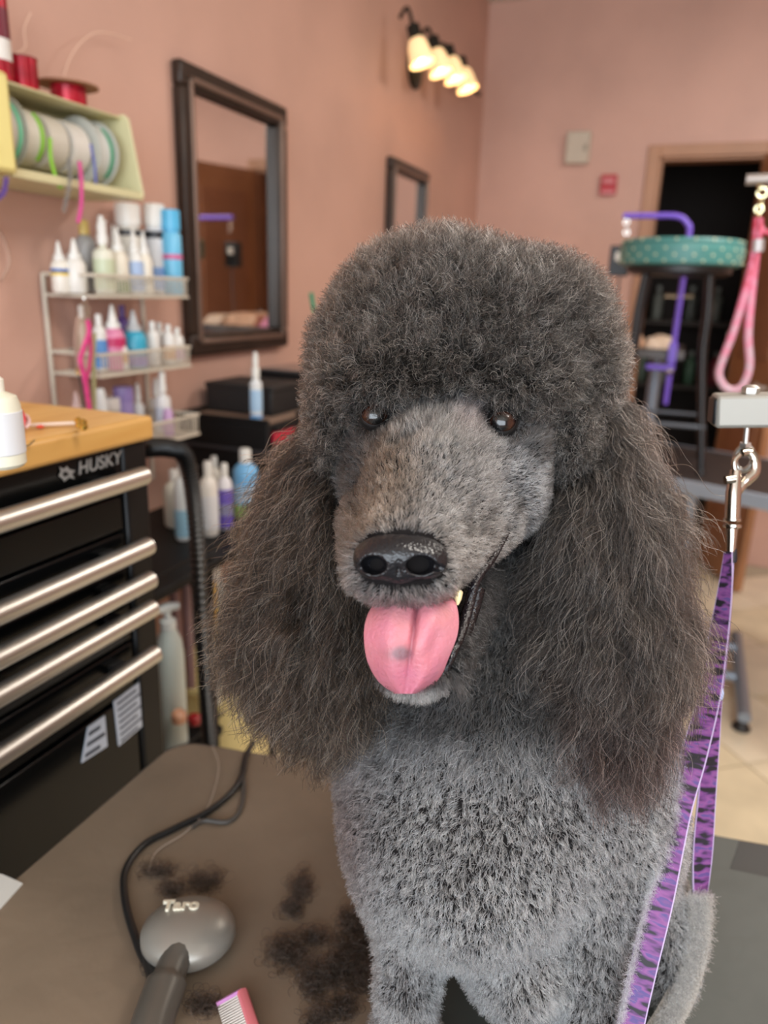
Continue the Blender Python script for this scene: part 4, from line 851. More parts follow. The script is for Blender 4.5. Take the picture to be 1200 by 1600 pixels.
for p_ in (p0, p1): MB().lathe([(.016, -.012), (.018, 0), (.016, .012)], p_, 12, axis=(1, 0, 0)).build('knob', mat('grey_tube', 'a39a94', .4, .5), ck)

# ================================================================== the poodle
# The body is one surface, blended from anatomical masses in a frame aligned with the lens axis and placed at real size.
def C(px, py, d): return np.array([(px - 600) * d / F, (800 - py) * d / F, -d], np.float32)
def to_world(v): return CAM + v @ R.T
UP = np.array(_Z, np.float32)
def sm(a, b, k): h = np.clip(.5 + .5 * (b - a) / k, 0, 1); return b + (a - b) * h - k * h * (1 - h)
def cone(p, a, ra, b, rb):
    ab = b - a; t = np.clip(((p - a) @ ab) / (ab @ ab), 0, 1)
    return np.linalg.norm(p - a - t[..., None] * ab, axis=-1) - (ra + (rb - ra) * t)
def ell(p, c, r, rotv=None):
    q = p - c
    if rotv is not None: q = q @ rotv
    r = np.array(r, np.float32); k0 = np.linalg.norm(q / r, axis=-1); k1 = np.linalg.norm(q / (r * r), axis=-1) + 1e-9
    return k0 * (k0 - 1) / k1

nose_c = C(625, 872, .390)
eyeL, eyeR = C(585, 650, .4865), C(783, 660, .4825)
def d_nose(p):
    s = ell(p, C(625, 865, .392), (.0240, .0112, .0165))
    s = sm(s, ell(p, C(590, 880, .388), (.0118, .0088, .011)), .006)
    s = sm(s, ell(p, C(660, 880, .388), (.0128, .0088, .011)), .006)
    s = sm(s, ell(p, C(624, 893, .389), (.0085, .0068, .009)), .005)
    s = -sm(-s, ell(p, C(584, 883, .3800), (.0066, .0049, .0120)), .0018)
    s = -sm(-s, ell(p, C(657, 883, .3800), (.0074, .0050, .0120)), .0018)
    s = -sm(-s, cone(p, C(560, 890, .383), .0018, C(577, 886, .376), .0026), .0015)
    s = -sm(-s, cone(p, C(688, 888, .383), .0018, C(669, 884, .376), .0026), .0015)
    s = -sm(-s, cone(p, C(623, 888, .3785), .0008, C(623, 925, .3795), .0012), .0015)
    return s
def d_face(p):
    s = cone(p, C(630, 862, .412), .0265, C(668, 768, .472), .036)
    s = sm(s, cone(p, C(668, 768, .472), .036, C(703, 680, .545), .056), .02)
    s = sm(s, ell(p, C(714, 610, .60), (.078, .068, .09)), .03)
    s = sm(s, ell(p, C(803, 765, .525), (.024, .034, .034)), .03)          # right cheek
    s = sm(s, ell(p, C(582, 735, .535), (.024, .036, .032)), .03)          # left cheek
    s = sm(s, cone(p, C(672, 892, .418), .0165, C(775, 822, .487), .017), .014)   # right flew
    s = sm(s, cone(p, C(583, 893, .416), .0150, C(572, 812, .480), .018), .014)   # left flew
    s = sm(s, ell(p, C(630, 908, .402), (.027, .0100, .0150)), .010)        # upper lip under the nose
    s = sm(s, ell(p, C(600, 615, .520), (.024, .014, .02)), .018)
    s = sm(s, ell(p, C(772, 622, .520), (.024, .014, .02)), .018)
    s = sm(s, ell(p, C(820, 700, .520), (.016, .022, .022)), .015)
    s = -sm(-s, ell(p, C(585, 652, .462), (.0135, .011, .016)), .006)      # eye sockets
    s = -sm(-s, ell(p, C(783, 662, .458), (.0155, .0125, .016)), .006)
    s = -sm(-s, ell(p, C(640, 700, .462), (.010, .016, .008)), .012)       # stop beside the bridge
    # crease of the mouth corner
    s = -sm(-s, cone(p, C(742, 905, .435), .0035, C(797, 826, .468), .0025), .004)
    return s
def d_jaw(p):
    s = cone(p, C(655, 1028, .426), .0180, C(722, 900, .545), .022)
    s = sm(s, ell(p, C(646, 1040, .422), (.019, .0115, .014)), .012)
    s = -sm(-s, cone(p, C(646, 960, .405), .020, C(668, 1010, .398), .020), .012)  # bed of the tongue
    return s
def d_top(p):
    s = ell(p, C(728, 548, .590), (.090, .056, .088))
    s = sm(s, ell(p, C(635, 495, .585), (.045, .034, .06)), .02)
    s = sm(s, ell(p, C(830, 505, .585), (.045, .034, .06)), .02)
    s = sm(s, ell(p, C(572, 595, .575), (.026, .034, .045)), .03)
    s = sm(s, ell(p, C(882, 600, .575), (.030, .040, .045)), .03)
    s = sm(s, ell(p, C(692, 470, .58), (.045, .020, .05)), .03)
    s = sm(s, ell(p, C(695, 548, .548), (.078, .036, .050)), .03)
    s = sm(s, ell(p, C(600, 596, .516), (.038, .019, .026)), .02)
    s = sm(s, ell(p, C(785, 600, .516), (.042, .020, .026)), .02)
    s = sm(s, ell(p, C(690, 590, .512), (.050, .018, .026)), .02)
    s = sm(s, ell(p, C(522, 665, .552), (.013, .034, .03)), .015)
    s = sm(s, ell(p, C(876, 680, .545), (.020, .032, .03)), .015)
    return s
def d_earl(p):
    s = cone(p, C(545, 650, .575), .022, C(515, 790, .568), .034)
    s = sm(s, cone(p, C(515, 790, .568), .034, C(490, 960, .562), .044), .02)
    s = sm(s, cone(p, C(492, 960, .562), .043, C(518, 1045, .560), .032), .02)
    return s
def d_earr(p):
    s = cone(p, C(905, 650, .575), .028, C(905, 800, .565), .042)
    s = sm(s, cone(p, C(905, 800, .565), .042, C(920, 960, .555), .048), .02)
    s = sm(s, cone(p, C(920, 960, .555), .048, C(885, 1130, .548), .042), .02)
    return s
def d_body(p):
    s = cone(p, C(722, 640, .63), .062, C(760, 1040, .60), .080)
    s = sm(s, ell(p, C(782, 1205, .590), (.106, .105, .10)), .05)
    s = sm(s, ell(p, C(735, 1350, .552), (.070, .064, .068)), .04)
    s = sm(s, ell(p, C(945, 1290, .60), (.055, .080, .070)), .04)           # shoulders
    s = sm(s, ell(p, C(615, 1250, .58), (.038, .075, .06)), .04)
    s = sm(s, cone(p, C(800, 1150, .66), .12, C(860, 1090, .84), .105), .06)  # back and rump
    s = sm(s, ell(p, C(1010, 1420, .64), (.030, .060, .055)), .03)            # thigh
    s = sm(s, ell(p, C(800, 1500, .56), (.036, .035, .05)), .03)           # belly between the legs
    for (x, y, d, r0, x2, y2, d2, r2) in ((645, 1380, .556, .030, 636, 1545, .552, .0205), (915, 1400, .566, .042, 925, 1560, .555, .029)):
        a, b = C(x, y, d), C(x2, y2, d2)
        s = sm(s, cone(p, a, r0, b, r2), .022)
        zc_ = (to_world(b[None])[0][2] - TT) - .022
        ft = b - UP * zc_; s = sm(s, cone(p, b, r2, ft, r2 * .92), .01)
        s = sm(s, ell(p, ft + (-UP * .0 + np.array([0, -.0, .016], np.float32)), (.030, .022, .036)), .012)
    for (a, b, r0, r1) in ((C(1015, 1440, .65), None, .034, .022),):
        wz = to_world(a[None])[0][2] - TT - .024; ft = a - UP * wz + np.array([0, 0, .05], np.float32)
        s = sm(s, cone(p, a, r0, ft, .020), .02)
    return s
DF = [d_face, d_jaw, d_top, d_earl, d_earr, d_body]
KS = [.0, .012, .012, .012, .012, .02]
SOCK = []
def d_all(p):
    s = None
    for f_, k in zip(DF, KS):
        d = f_(p); s = d if s is None else sm(s, d, k)
    for c_, r_ in SOCK: s = -sm(-s, ell(p, c_, r_), .005)
    wz = p @ UP + CAM[2]                      # cut flat where the paws and rump rest on the mat
    return np.maximum(s, TT + .0015 - wz)

def surface_net(fn, lo, hi, h, smooth_it=1):
    n = np.ceil((np.array(hi) - np.array(lo)) / h).astype(int) + 1
    ax = [lo[i] + h * np.arange(n[i]) for i in range(3)]
    S = np.empty(tuple(n), np.float32)
    for i in range(0, n[0], 16):
        g = np.stack(np.meshgrid(ax[0][i:i + 16], ax[1], ax[2], indexing='ij'), -1).astype(np.float32)
        S[i:i + 16] = fn(g)
    I = S < 0
    c = [I[a:n[0] - 1 + a, b:n[1] - 1 + b, k:n[2] - 1 + k] for a in (0, 1) for b in (0, 1) for k in (0, 1)]
    sc_ = sum(x.astype(np.int8) for x in c); act = (sc_ > 0) & (sc_ < 8)
    idx = -np.ones(act.shape, np.int64); ai = np.argwhere(act); idx[act] = np.arange(len(ai))
    acc = np.zeros((len(ai), 3)); cnt = np.zeros(len(ai))
    cs = [(a, b, k) for a in (0, 1) for b in (0, 1) for k in (0, 1)]
    for u in range(8):
        for v in range(u + 1, 8):
            du = np.array(cs[v]) - np.array(cs[u])
            if np.abs(du).sum() != 1: continue
            pu, pv_ = ai + cs[u], ai + cs[v]
            su, sv = S[tuple(pu.T)], S[tuple(pv_.T)]; m = (su < 0) != (sv < 0)
            t = np.where(m, su / (su - sv + 1e-12), 0)
            acc[m] += (pu + t[:, None] * (pv_ - pu))[m]; cnt[m] += 1
    V = acc / cnt[:, None]; faces = []
    for axis in range(3):
        o = [0, 0, 0]; o[axis] = 1; sh = [n[0] - o[0], n[1] - o[1], n[2] - o[2]]
        A_ = I[:sh[0], :sh[1], :sh[2]]; B = I[o[0]:, o[1]:, o[2]:]; e = np.argwhere(A_ != B)
        u, v = [k for k in range(3) if k != axis]
        e = e[(e[:, u] > 0) & (e[:, v] > 0) & (e[:, u] < n[u] - 1) & (e[:, v] < n[v] - 1)]
        fl = A_[tuple(e.T)]
        def cell(a, b): q = e.copy(); q[:, u] += a; q[:, v] += b; return idx[tuple(q.T)]
        q = np.stack([cell(-1, -1), cell(0, -1), cell(0, 0), cell(-1, 0)], 1)
        flip = fl if axis != 1 else ~fl
        q[~flip] = q[~flip][:, ::-1]; faces.append(q)
    Fq = np.concatenate(faces); V = np.array(lo) + V * h
    for _ in range(smooth_it):
        s_ = np.zeros_like(V); c_ = np.zeros(len(V))
        for a, b in ((0, 1), (1, 2), (2, 3), (3, 0)):
            for x, y in ((a, b), (b, a)):
                np.add.at(s_, Fq[:, x], V[Fq[:, y]]); np.add.at(c_, Fq[:, x], 1)
        V = V * .5 + .5 * s_ / c_[:, None]
    return V, Fq
def np_mesh(name, V, Fq, m, parent):
    me = bpy.data.meshes.new(name); Wv = to_world(V) - wloc(parent)
    me.vertices.add(len(V)); me.vertices.foreach_set('co', Wv.astype('f').ravel())
    me.loops.add(Fq.size); me.loops.foreach_set('vertex_index', Fq.ravel().astype('i'))
    me.polygons.add(len(Fq)); me.polygons.foreach_set('loop_start', np.arange(0, Fq.size, 4, dtype='i'))
    me.update(calc_edges=True); me.validate()
    me.polygons.foreach_set('use_smooth', [True] * len(me.polygons)); me.materials.append(m)
    o = bpy.data.objects.new(name, me); COL.objects.link(o); o.parent = parent; return o

dog_base = to_world(C(780, 1500, .62)[None])[0]
dog = thing('poodle', 'grey standard poodle sitting on the grooming table with its tongue out', 'dog', (dog_base[0], dog_base[1], TT))
skin_m = mat('dog_skin', '1b1919', .9, Specular_IOR_Level=.05)  # near black, so the shade in gaps between hairs is in the colour
import time as _t
_t0 = _t.time()
def surf_depth(px, py):
    ds = np.arange(.36, .60, .0005); pp_ = np.stack([C(px, py, d_) for d_ in ds]); v_ = d_all(pp_); return ds[np.argmax(v_ < 0)]
eyeL = C(585, 650, np.median([surf_depth(585 + 30 * math.cos(a_), 650 + 24 * math.sin(a_)) for a_ in np.linspace(0, 6.28, 13)]) + .0022)
eyeR = C(783, 660, np.median([surf_depth(783 + 34 * math.cos(a_), 660 + 26 * math.sin(a_)) for a_ in np.linspace(0, 6.28, 13)]) + .0022)
SOCK = [(eyeL + np.array([0, 0, .010], np.float32), (.0140, .0108, .017)), (eyeR + np.array([0, 0, .010], np.float32), (.0155, .0118, .017))]
V, Fq = surface_net(d_all, (-.175, -.50, -1.0), (.30, .215, -.33), .0032, 2)
body = np_mesh('body', V, Fq, skin_m, dog)

# ------------------------------------------------------------------ fur
Vt = V[Fq]; e1_ = Vt[:, 2] - Vt[:, 0]; e2_ = Vt[:, 3] - Vt[:, 1]; nrm = np.cross(e1_, e2_); area = np.linalg.norm(nrm, axis=1) / 2; nrm /= (2 * area[:, None] + 1e-12)
cen = Vt.mean(1)
if np.mean(np.einsum('ij,ij->i', nrm, cen - np.array([.05, -.1, -.6]))) < 0: nrm = -nrm
vn = np.zeros_like(V)
for k in range(4): np.add.at(vn, Fq[:, k], nrm * area[:, None])
vn /= np.linalg.norm(vn, axis=1)[:, None] + 1e-12
cf_ = cen.astype(np.float32); dd = np.stack([f_(cf_) for f_ in DF], 1)
region = dd.argmin(1)                        # 0 face 1 jaw 2 topknot 3 left ear 4 right ear 5 body
view = -cen / np.linalg.norm(cen, axis=1)[:, None]; facing = np.einsum('ij,ij->i', nrm, view)
vis = np.clip((facing + .45) / .5, .12, 1)   # fewer hairs on the far side
wz_c = cen @ UP + CAM[2]
vis = vis * (wz_c > TT + .004)
px_c = 600 + F * cen[:, 0] / -cen[:, 2]; py_c = 800 - F * cen[:, 1] / -cen[:, 2]

def sample(mask, n, dens=None):
    wgt = area * mask * vis * (dens if dens is not None else 1); wgt = wgt / wgt.sum()
    fi = rng.choice(len(area), n, p=wgt); a, b = rng.random(n)[:, None], rng.random(n)[:, None]
    q = Vt[fi]; nq = vn[Fq[fi]]
    p = (q[:, 0] * (1 - a) + q[:, 1] * a) * (1 - b) + (q[:, 3] * (1 - a) + q[:, 2] * a) * b
    m = (nq[:, 0] * (1 - a) + nq[:, 1] * a) * (1 - b) + (nq[:, 3] * (1 - a) + nq[:, 2] * a) * b
    return p, m / (np.linalg.norm(m, axis=1)[:, None] + 1e-9), fi
def unit(v): return v / (np.linalg.norm(v, axis=-1, keepdims=True) + 1e-9)
from mathutils.kdtree import KDTree
def grow(p, nm, L, dirn, K, amp, turns, clump_n=0, clump=0.0, clump_pow=1.0, droop=0.0, jitter=.15, ramp=1.0):
    """strands (N, K, 3): from roots p, leaning along dirn, curled, drawn into locks"""
    N = len(p); s = np.linspace(0, 1, K)[None, :, None]
    def strands(p, nm, L, dirn, ph, am, tn):
        n_ = len(p); d = unit(dirn + jitter * rng.normal(size=(n_, 3)))
        u = unit(np.cross(d, rng.normal(size=(n_, 3)))); v = np.cross(d, u)
        # start along the skin normal, bend towards d
        base = p[:, None] + L[:, None, None] * (s * d[:, None] + (s * (1 - s)) * .5 * (nm - d)[:, None]) - droop * L[:, None, None] * (s ** 2) * UP
        an = 2 * np.pi * tn[:, None, None] * s + ph[:, None, None]; rmp = s ** ramp
        return base + am[:, None, None] * rmp * (np.cos(an) * u[:, None] + np.sin(an) * v[:, None]) - am[:, None, None] * rmp * 0
    own = strands(p, nm, L, dirn, rng.random(N) * 6.28, amp * rng.uniform(.5, 1.3, N), turns * rng.uniform(.6, 1.4, N))
    if clump_n:
        ci = rng.choice(N, clump_n, replace=False); kd = KDTree(clump_n)
        for j, i in enumerate(ci): kd.insert(p[i], j)
        kd.balance(); near = np.array([kd.find(q)[1] for q in p]); grow.tone = rng.uniform(.55, 1.5, clump_n)[near][:, None]
        cs_ = strands(p[ci], nm[ci], L[ci], dirn[ci], rng.random(clump_n) * 6.28, amp[ci] * rng.uniform(.9, 1.5, clump_n), turns[ci] * rng.uniform(.7, 1.2, clump_n))
        tgt = cs_[near] + .18 * (p - p[ci][near])[:, None]
        wgt = (clump * s ** clump_pow) * rng.uniform(.75, 1.0, N)[:, None, None]
        loose = rng.random(N) < .10
        wgt[loose] *= .15
        sc_L = (L / L[ci][near])[:, None, None]
        tgt = p[:, None] + (tgt - tgt[:, :1]) * np.minimum(sc_L, 1.15) + (tgt[:, :1] - p[:, None]) * s
        own = own * (1 - wgt) + tgt * wgt
    return own
def fur(name, pts, r0, r1, col, m, parent=dog, tint=None):
    N, K, _ = pts.shape; hc = bpy.data.hair_curves.new(name); hc.add_curves([K] * N)
    Wp = (to_world(pts.reshape(-1, 3)) - wloc(parent)).astype('f')
    hc.points.foreach_set('position', Wp.ravel())
    tt = np.linspace(0, 1, K); rad = (r0 * (1 - tt ** 1.5) + r1 * tt ** 1.5)[None] * rng.uniform(.75, 1.25, (N, 1))
    at_ = hc.attributes.get('radius') or hc.attributes.new('radius', 'FLOAT', 'POINT')
    at_.data.foreach_set('value', rad.astype('f').ravel())
    a = hc.attributes.new('tone', 'FLOAT_COLOR', 'CURVE')
    c4 = np.concatenate([col, np.ones((N, 1))], 1).astype('f'); a.data.foreach_set('color', c4.ravel())
    hc.materials.append(m); hc.update_tag()
    o = bpy.data.objects.new(name, hc); COL.objects.link(o); o.parent = parent; o['kind'] = 'stuff'; return o
def fur_mat(name, rough=.35, rad=.45, root_dark=.15, coat=0.0):
    m = bpy.data.materials.new(name); m.use_nodes = True; nt = m.node_tree; nt.nodes.clear()
    out = nt.nodes.new('ShaderNodeOutputMaterial'); h = nt.nodes.new('ShaderNodeBsdfHairPrincipled')
    h.model = 'CHIANG'; h.parametrization = 'COLOR'
    h.inputs['Roughness'].default_value = rough; h.inputs['Radial Roughness'].default_value = rad; h.inputs['Random Roughness'].default_value = .2; h.inputs['IOR'].default_value = 1.38
    at_ = nt.nodes.new('ShaderNodeAttribute'); at_.attribute_name = 'tone'
    hi = nt.nodes.new('ShaderNodeHairInfo'); mr = nt.nodes.new('ShaderNodeMapRange'); mr.inputs['To Min'].default_value = root_dark; mr.inputs['To Max'].default_value = 1.0  # roots darkened: hair colour plus painted shade between strands
    nt.links.new(hi.outputs['Intercept'], mr.inputs['Value'])
    mx = nt.nodes.new('ShaderNodeMix'); mx.data_type = 'RGBA'; mx.blend_type = 'MULTIPLY'; mx.inputs[0].default_value = 1
    nt.links.new(at_.outputs['Color'], mx.inputs[6]); nt.links.new(mr.outputs[0], mx.inputs[7]); nt.links.new(mx.outputs[2], h.inputs['Color'])
    nt.links.new(h.outputs[0], out.inputs['Surface']); return m
fm = fur_mat('poodle_fur')
fm_short = fur_mat('poodle_short_fur', .4, .55, .7)
for n_ in fm_short.node_tree.nodes:
    if n_.type == 'BSDF_HAIR_PRINCIPLED': n_.inputs['IOR'].default_value = 1.5
def tones(N, dark, light, frac, var=.25):
    dark, light = np.array(dark), np.array(light); k = (rng.random(N) < frac)[:, None] * rng.uniform(.5, 1, N)[:, None]
    return np.clip((dark * (1 - k) + light * k) * rng.uniform(1 - var, 1 + var, (N, 1)), .002, .95)

# topknot
def blob(x, y, cx, cy, sx, sy): return np.exp(-((x - cx) / sx) ** 2 - ((y - cy) / sy) ** 2)
def pix(p): return 600 + F * p[:, 0] / -p[:, 2], 800 - F * p[:, 1] / -p[:, 2]
QF = 1.0
msk = (region == 2) & (((px_c - 585) / 34) ** 2 + ((py_c - 656) / 27) ** 2 > 1) & (((px_c - 784) / 38) ** 2 + ((py_c - 666) / 29) ** 2 > 1)
N = int(42000 * QF); p, nm, fi = sample(msk, N)
x, y = pix(p)
L = rng.uniform(.016, .027, N) * (1 + .25 * blob(x, y, 690, 400, 60, 50)); d = unit(nm + .15 * UP)
low = np.clip((y - 560) / 90, 0, 1)[:, None]; d = unit(d * (1 - .35 * low) - .5 * low * UP); L = L * (1 - .35 * low[:, 0])
pts = grow(p - nm * .002, nm, L, d, 10, .0036 * np.ones(N), 1.25 * np.ones(N), int(N / 16), .62, .8, jitter=.28, ramp=.7)
warm = np.clip((760 - x) / 400, 0, 1)[:, None]  # warm bounce from the wall tinted into the left side
c = tones(N, (.030, .026, .023), (.90, .80, .70), .27) * (1 - .25 * warm * np.array([0, .35, .7]))
fur('topknot_fur', pts, .00019, .00010, c * grow.tone ** .7, fm)
# ears
for nm_, rg, N, cxs in (('left_ear', 3, int(26000 * QF), 490), ('right_ear', 4, int(32000 * QF), 915)):
    p, nm, fi = sample(region == rg, N)
    x, y = pix(p); side = np.clip((x - cxs) / 120, -1, 1)[:, None]
    h_ = np.clip((y - 620) / 500, 0, 1)
    L = rng.uniform(.045, .085, N) * (1 - .25 * h_)
    outw = np.array([1, 0, 0]) * side * (1 if rg == 4 else 1)
    d = unit(-1.0 * UP + .45 * nm + (.10 if rg == 3 else .16) * outw + (np.array([-.10, 0, 0]) if rg == 3 else np.array([.12, 0, 0])) * (1 - h_[:, None]) ** 1.0)
    pts = grow(p - nm * .003, nm, L, d, 17, .0052 * np.ones(N), 1.9 * np.ones(N), int(N / 34), .78, .6, jitter=.24, ramp=.7)
    c = tones(N, (.024, .019, .016), (.74, .60, .48), .24)
    if rg == 3: c = c * np.array([1.15, .98, .82])  # brown coat plus painted warm bounce on the left ear
    else:
        lowb = blob(x, y, 900, 1150, 170, 110)[:, None]; c = c * (1 - lowb * np.array([-.10, .12, .08])) * np.array([1.0, .99, 1.0])
    fur('ear_fur', pts, .00018, .00009, c * grow.tone, fm)
# body coat
N = int(150000 * QF); p, nm, fi = sample(region == 5, N)
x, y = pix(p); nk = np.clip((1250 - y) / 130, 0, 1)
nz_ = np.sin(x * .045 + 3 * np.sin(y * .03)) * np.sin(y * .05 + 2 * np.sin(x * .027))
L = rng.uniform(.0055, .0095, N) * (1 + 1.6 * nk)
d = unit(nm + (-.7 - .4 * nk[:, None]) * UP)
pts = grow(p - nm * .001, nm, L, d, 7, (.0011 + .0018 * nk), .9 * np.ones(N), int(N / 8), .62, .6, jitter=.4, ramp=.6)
c = tones(N, (.21, .212, .218), (.90, .91, .93), .45) * (1 - .90 * nk)[:, None]  # neck darker: dark hair, with shade between the ears painted in
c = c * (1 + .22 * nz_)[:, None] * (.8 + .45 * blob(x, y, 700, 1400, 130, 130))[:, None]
c *= 1 - blob(x, y, 545, 1300, 50, 190)[:, None] * np.array([.55, .66, .68])  # brownish shading of the left edge put into the coat colour
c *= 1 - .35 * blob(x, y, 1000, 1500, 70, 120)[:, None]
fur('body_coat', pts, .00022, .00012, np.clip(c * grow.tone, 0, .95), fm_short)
# curly beard under the jaw hinge
N = int(9000 * QF); p, nm, fi = sample((region == 1) & (px_c > 705), N); x, y = pix(p)
L = rng.uniform(.010, .020, N); d = unit(nm * .8 - .7 * UP)
pts = grow(p - nm * .001, nm, L, d, 8, .0026 * np.ones(N), 1.2 * np.ones(N), int(N / 16), .7, .7, jitter=.3, ramp=.6)
fur('jaw_fur', pts, .0002, .0001, tones(N, (.02, .019, .019), (.35, .34, .33), .12) * grow.tone, fm)
# face and jaw: very short hair lying back from the nose
N = int(70000 * QF)
near_eye = np.minimum(np.hypot(px_c - 585, py_c - 650), np.hypot(px_c - 783, py_c - 660))
eye_open = (((px_c - 585) / 18) ** 2 + ((py_c - 650) / 13) ** 2 > 1) & (((px_c - 784) / 22) ** 2 + ((py_c - 662) / 14) ** 2 > 1)
mf = ((region == 0) | (region == 1)) & eye_open & (d_nose(cf_) > .0008) & (((px_c - 625) / 62) ** 2 + ((py_c - 880) / 26) ** 2 > 1)
inside = (region == 1) & (px_c > 575) & (px_c < 705) & (py_c < 1045); mf &= ~inside
p, nm, fi = sample(mf, N, dens=np.where(py_c > 1040, 1.6, 1.0))
x, y = pix(p); away = unit(p - nose_c); tng = unit(away - nm * np.einsum('ij,ij->i', away, nm)[:, None])
d = unit(tng * 1.0 + nm * .45)
jw = (region[fi] == 1)
d[jw] = unit(nm[jw] * .8 - UP * .5 + tng[jw] * .2)
L = rng.uniform(.0035, .0068, N) * np.where(y < 700, 1.5, 1.0) * np.where(jw & (y > 1050), 1.4, 1.0)
edge = blob(x, y, 548, 850, 14, 70); L = L * (1 + .9 * edge) * np.where(jw & (x > 700), 2.2, 1.0)
pts = grow(p - nm * .0004, nm, L, d, 5, (.0008 * np.ones(N)), .6 * np.ones(N), int(N / 12), .6, .8, jitter=.28, ramp=.7)
base = np.tile(np.array([.17, .165, .16]), (N, 1))
def paint(base, w_, colr): return base * (1 - w_[:, None]) + np.array(colr) * w_[:, None]
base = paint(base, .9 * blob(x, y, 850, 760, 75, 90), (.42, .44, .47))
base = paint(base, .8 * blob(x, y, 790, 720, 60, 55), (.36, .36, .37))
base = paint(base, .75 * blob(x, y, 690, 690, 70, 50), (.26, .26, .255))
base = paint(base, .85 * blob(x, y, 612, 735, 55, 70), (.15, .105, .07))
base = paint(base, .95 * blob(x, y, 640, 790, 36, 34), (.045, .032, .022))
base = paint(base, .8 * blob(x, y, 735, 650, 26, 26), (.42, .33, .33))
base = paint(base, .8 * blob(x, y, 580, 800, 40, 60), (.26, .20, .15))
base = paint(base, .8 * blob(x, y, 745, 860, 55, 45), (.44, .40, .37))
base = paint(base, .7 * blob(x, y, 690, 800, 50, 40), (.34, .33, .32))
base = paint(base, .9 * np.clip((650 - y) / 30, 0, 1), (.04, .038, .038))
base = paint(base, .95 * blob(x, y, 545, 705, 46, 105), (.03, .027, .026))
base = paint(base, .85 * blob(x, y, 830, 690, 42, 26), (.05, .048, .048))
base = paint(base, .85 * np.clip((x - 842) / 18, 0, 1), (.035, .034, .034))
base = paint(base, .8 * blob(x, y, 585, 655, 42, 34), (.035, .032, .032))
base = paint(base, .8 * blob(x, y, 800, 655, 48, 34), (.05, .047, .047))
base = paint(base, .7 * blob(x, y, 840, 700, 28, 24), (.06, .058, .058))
base = paint(base, .8 * blob(x, y, 625, 925, 40, 14), (.16, .13, .12))
base = paint(base, (.95 * jw * (y < 1066)), (.022, .020, .020))
base = paint(base, (.95 * jw * np.clip((y - 1066) / 16, 0, 1)), (.50, .50, .48))
def seg(ax_, ay_, bx_, by_, wd):
    t_ = np.clip(((x - ax_) * (bx_ - ax_) + (y - ay_) * (by_ - ay_)) / ((bx_ - ax_) ** 2 + (by_ - ay_) ** 2), 0, 1)
    return np.exp(-((x - ax_ - t_ * (bx_ - ax_)) ** 2 + (y - ay_ - t_ * (by_ - ay_)) ** 2) / wd ** 2)
for q_ in ((732, 788, 728, 835, 5), (798, 748, 812, 790, 5), (812, 790, 800, 812, 6), (770, 800, 748, 832, 5), (850, 690, 842, 725, 8), (560, 720, 552, 790, 9), (700, 640, 668, 668, 7)):  # face creases: their shade drawn as dark strokes in the hair colour
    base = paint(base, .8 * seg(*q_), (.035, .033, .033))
mott = 1 + .35 * np.sin(x * .11 + 2 * np.sin(y * .07)) * np.sin(y * .09 + 2 * np.sin(x * .05 + 1))
c = np.clip(base * .80 * mott[:, None] * rng.choice([.35, .6, 1.0, 1.9, 2.6], (N, 1), p=[.25, .25, .25, .17, .08]) * grow.tone ** .8, .008, .95)
fur('face_fur', pts, .00016, .00008, c, fm_short)

# fringe of dark curls falling over the lids
for ec_, ex, ey in ((eyeL, 585, 650), (eyeR, 783, 660)):
    N = 1000; a_ = rng.uniform(.15, math.pi - .15, N); a_ = np.where(rng.random(N) < .3, rng.uniform(0, 2 * math.pi, N), a_)
    rx_, ry_ = rng.uniform(27, 42, N), rng.uniform(21, 34, N)
    xs_, ys_ = ex + rx_ * np.cos(a_), ey - ry_ * np.sin(a_)
    p = np.array([C(x_, y_, -ec_[2] - .0045) for x_, y_ in zip(xs_, ys_)]); nm = np.tile(np.array([0, 0, 1.0]), (N, 1))
    outw = np.stack([np.cos(a_), np.sin(a_), np.zeros(N)], 1)
    d = unit(outw * .35 + nm * .5 + np.array([.15 * np.sign(ex - 684), 0, 0]) - UP * .25)
    pts = grow(p, nm, rng.uniform(.004, .009, N), d, 8, .0016 * np.ones(N), 1.0 * np.ones(N), int(N / 12), .6, .7, jitter=.3, ramp=.6)
    fur('eyebrow_fur', pts, .00016, .00008, tones(N, (.02, .018, .017), (.4, .37, .34), .12), fm)

# ------------------------------------------------------------------ nose, eyes, tongue, lips, tooth
nose_m = bpy.data.materials.new('nose_leather'); nose_m.use_nodes = True; nt = nose_m.node_tree; pb = nt.nodes['Principled BSDF']
pb.inputs['Base Color'].default_value = (.009, .009, .011, 1); pb.inputs['Roughness'].default_value = .27
tc = nt.nodes.new('ShaderNodeTexCoord'); vo = nt.nodes.new('ShaderNodeTexVoronoi'); vo.inputs['Scale'].default_value = 620; bp = nt.nodes.new('ShaderNodeBump'); bp.inputs['Strength'].default_value = .55; bp.inputs['Distance'].default_value = .0006
nt.links.new(tc.outputs['Object'], vo.inputs['Vector']); nt.links.new(vo.outputs['Distance'], bp.inputs['Height']); nt.links.new(bp.outputs[0], pb.inputs['Normal'])
Vn, Fn = surface_net(d_nose, (-.022, -.046, -.415), (.042, -.004, -.365), .0007, 1)
np_mesh('nose', Vn, Fn, nose_m, dog)

